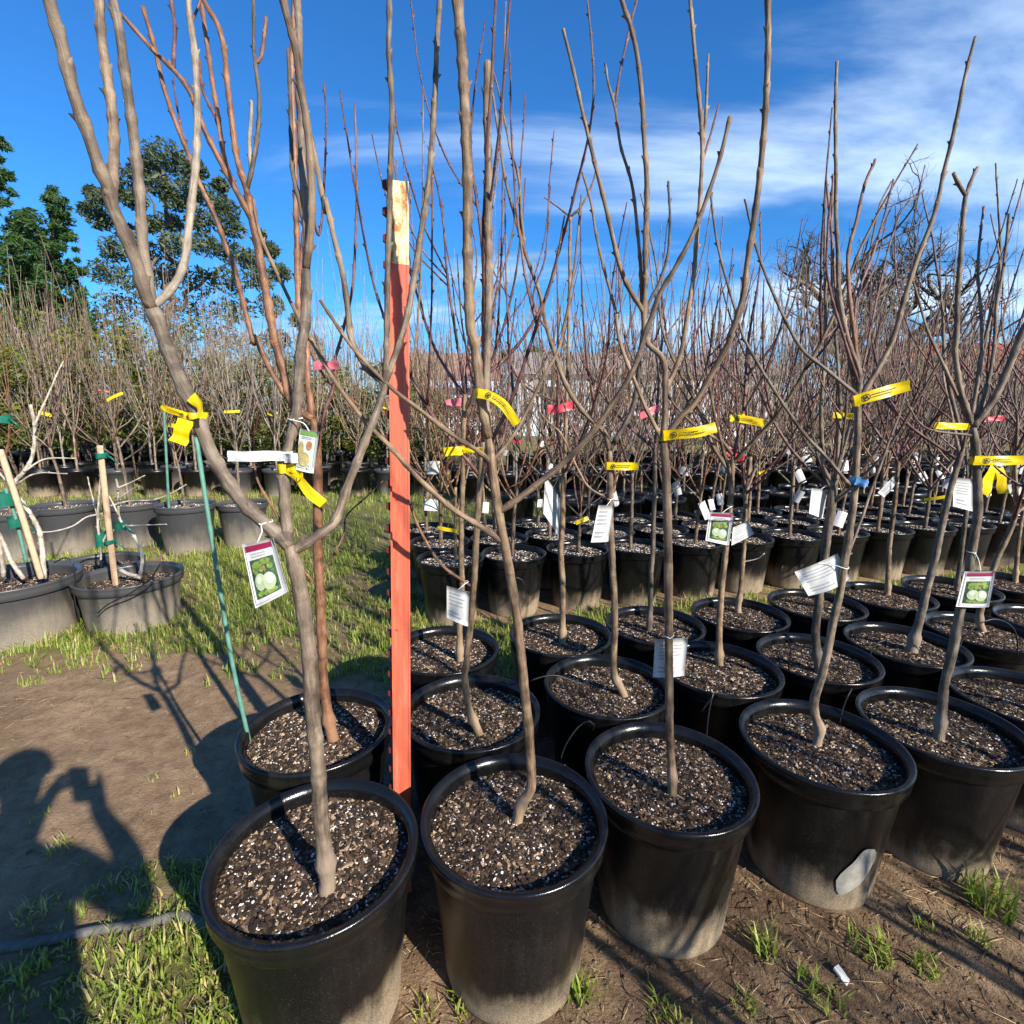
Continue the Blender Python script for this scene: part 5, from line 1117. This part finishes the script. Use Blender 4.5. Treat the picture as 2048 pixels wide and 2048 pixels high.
for i, q in enumerate(k.v): k.v[i] = q + Vector((0, 0, .004*math.sin(q.y*90)))
o = k.build('litter_scrap', M_PAPER); o.location = (p.x, p.y, gz(p.x, p.y)); o.rotation_euler = (.15, .1, .5); tag(o, 'crumpled white scrap lying beside a grass tuft', 'litter')

# ------------------------------------------------------------------ the photographer, whose shadow falls across the path
verts = {}; edges = []
def J(n, p, r, par=None): verts[n] = (len(verts), Vector(p), r); edges.append((verts[par][0], verts[n][0])) if par else None
J('pelvis', (.10, -.43, .93), (.155, .11)); J('waist', (.09, -.42, 1.08), (.14, .10), 'pelvis'); J('chest', (.07, -.40, 1.27), (.165, .11), 'waist'); J('neckb', (.05, -.37, 1.42), (.07, .06), 'chest'); J('neck', (.045, -.34, 1.48), (.052, .052), 'neckb')
J('jaw', (.042, -.315, 1.53), (.062, .07), 'neck'); J('head', (.04, -.305, 1.60), (.078, .092), 'jaw'); J('crown', (.04, -.31, 1.665), (.062, .075), 'head')
for s_, n in ((1, 'r'), (-1, 'l')):
    cx_ = .07
    J(n+'sh', (cx_ + s_*.185, -.39, 1.385), (.062, .062), 'chest'); J(n+'el', (cx_ + s_*.265, -.255, 1.155), (.044, .044), n+'sh'); J(n+'fa', (cx_ + s_*.17, -.16, 1.235), (.040, .040), n+'el'); J(n+'wr', (s_*.095, -.080, 1.315), (.028, .024), n+'fa'); J(n+'pa', (s_*.082, -.055, 1.355), (.030, .018), n+'wr')
    for f_, (dz, ln) in enumerate(((.030, .030), (.012, .034), (-.006, .032), (-.022, .026))):
        J(n+'f%d' % f_, (s_*.080, -.030, 1.362+dz), (.0085, .0085), n+'pa'); J(n+'g%d' % f_, (s_*.066, -.010-.002*f_, 1.364+dz), (.008, .008), n+'f%d' % f_); J(n+'h%d' % f_, (s_*(.066-ln*.55), -.008, 1.364+dz), (.007, .007), n+'g%d' % f_)
    J(n+'t0', (s_*.062, -.055, 1.375), (.010, .010), n+'pa'); J(n+'t1', (s_*.040, -.045, 1.385), (.008, .008), n+'t0')
    J(n+'hip', (.10 + s_*.09, -.43, .86), (.095, .095), 'pelvis'); J(n+'kn', (.10 + s_*.105, -.40, .49), (.060, .060), n+'hip'); J(n+'ca', (.10 + s_*.11, -.43, .33), (.055, .055), n+'kn'); J(n+'an', (.10 + s_*.115, -.44, .09), (.040, .040), n+'ca'); J(n+'he', (.10 + s_*.115, -.46, .045), (.042, .042), n+'an'); J(n+'to', (.10 + s_*.135, -.27, .035), (.042, .034), n+'he')
me = bpy.data.meshes.new('person'); me.from_pydata([v[1] for v in verts.values()], edges, [])
po = bpy.data.objects.new('person', me); COL.objects.link(po); md = po.modifiers.new('skin', 'SKIN'); md.use_smooth_shade = True
for (i, p_, r_), sv in zip(verts.values(), me.skin_vertices[0].data): sv.radius = r_; sv.use_root = (i == 0)
sb = po.modifiers.new('sub', 'SUBSURF'); sb.levels = 1; sb.render_levels = 2
m, nt, b = mat('person_cloth_and_skin', .8, .2); tcn = nt.nodes.new('ShaderNodeTexCoord'); sp = nt.nodes.new('ShaderNodeSeparateXYZ'); nt.links.new(tcn.outputs['Object'], sp.inputs[0])
cl = mix(nt, mrange(nt, sp.outputs[2], .93, .94), (.03, .045, .09), (.05, .05, .055)); cl = mix(nt, mathn(nt, 'MAXIMUM', mrange(nt, sp.outputs[2], 1.465, 1.475), mrange(nt, sp.outputs[1], -.10, -.09)), cl, (.50, .30, .21)); cl = mix(nt, mrange(nt, sp.outputs[2], .085, .10, 1, 0), cl, (.06, .04, .03)); nt.links.new(cl, b.inputs['Base Color'])
me.materials.append(m); tag(po, 'person in dark jacket and jeans holding up a phone', 'person')
k = MB(); seg = 16
for j in range(9):
    ph = PI*.5*j/8
    for i in range(seg): a = 2*PI*i/seg; k.v.append(Vector((.04 + .098*math.cos(a)*math.cos(ph), -.318 + .112*math.sin(a)*math.cos(ph) , 1.615 + .115*math.sin(ph)))); k.uv.append((0, 0))
for j in range(8):
    for i in range(seg): i2 = (i+1) % seg; k.face((j*seg+i, j*seg+i2, (j+1)*seg+i2, (j+1)*seg+i))
k.build('hair', simple('dark_hair', (.03, .02, .015), .7, .3), po)
k = MB(); k.box((-.037, -.028, 1.290), (.037, -.020, 1.436)); o = k.build('phone', M_BLACK); tag(o, 'black phone held up in both hands', 'phone')
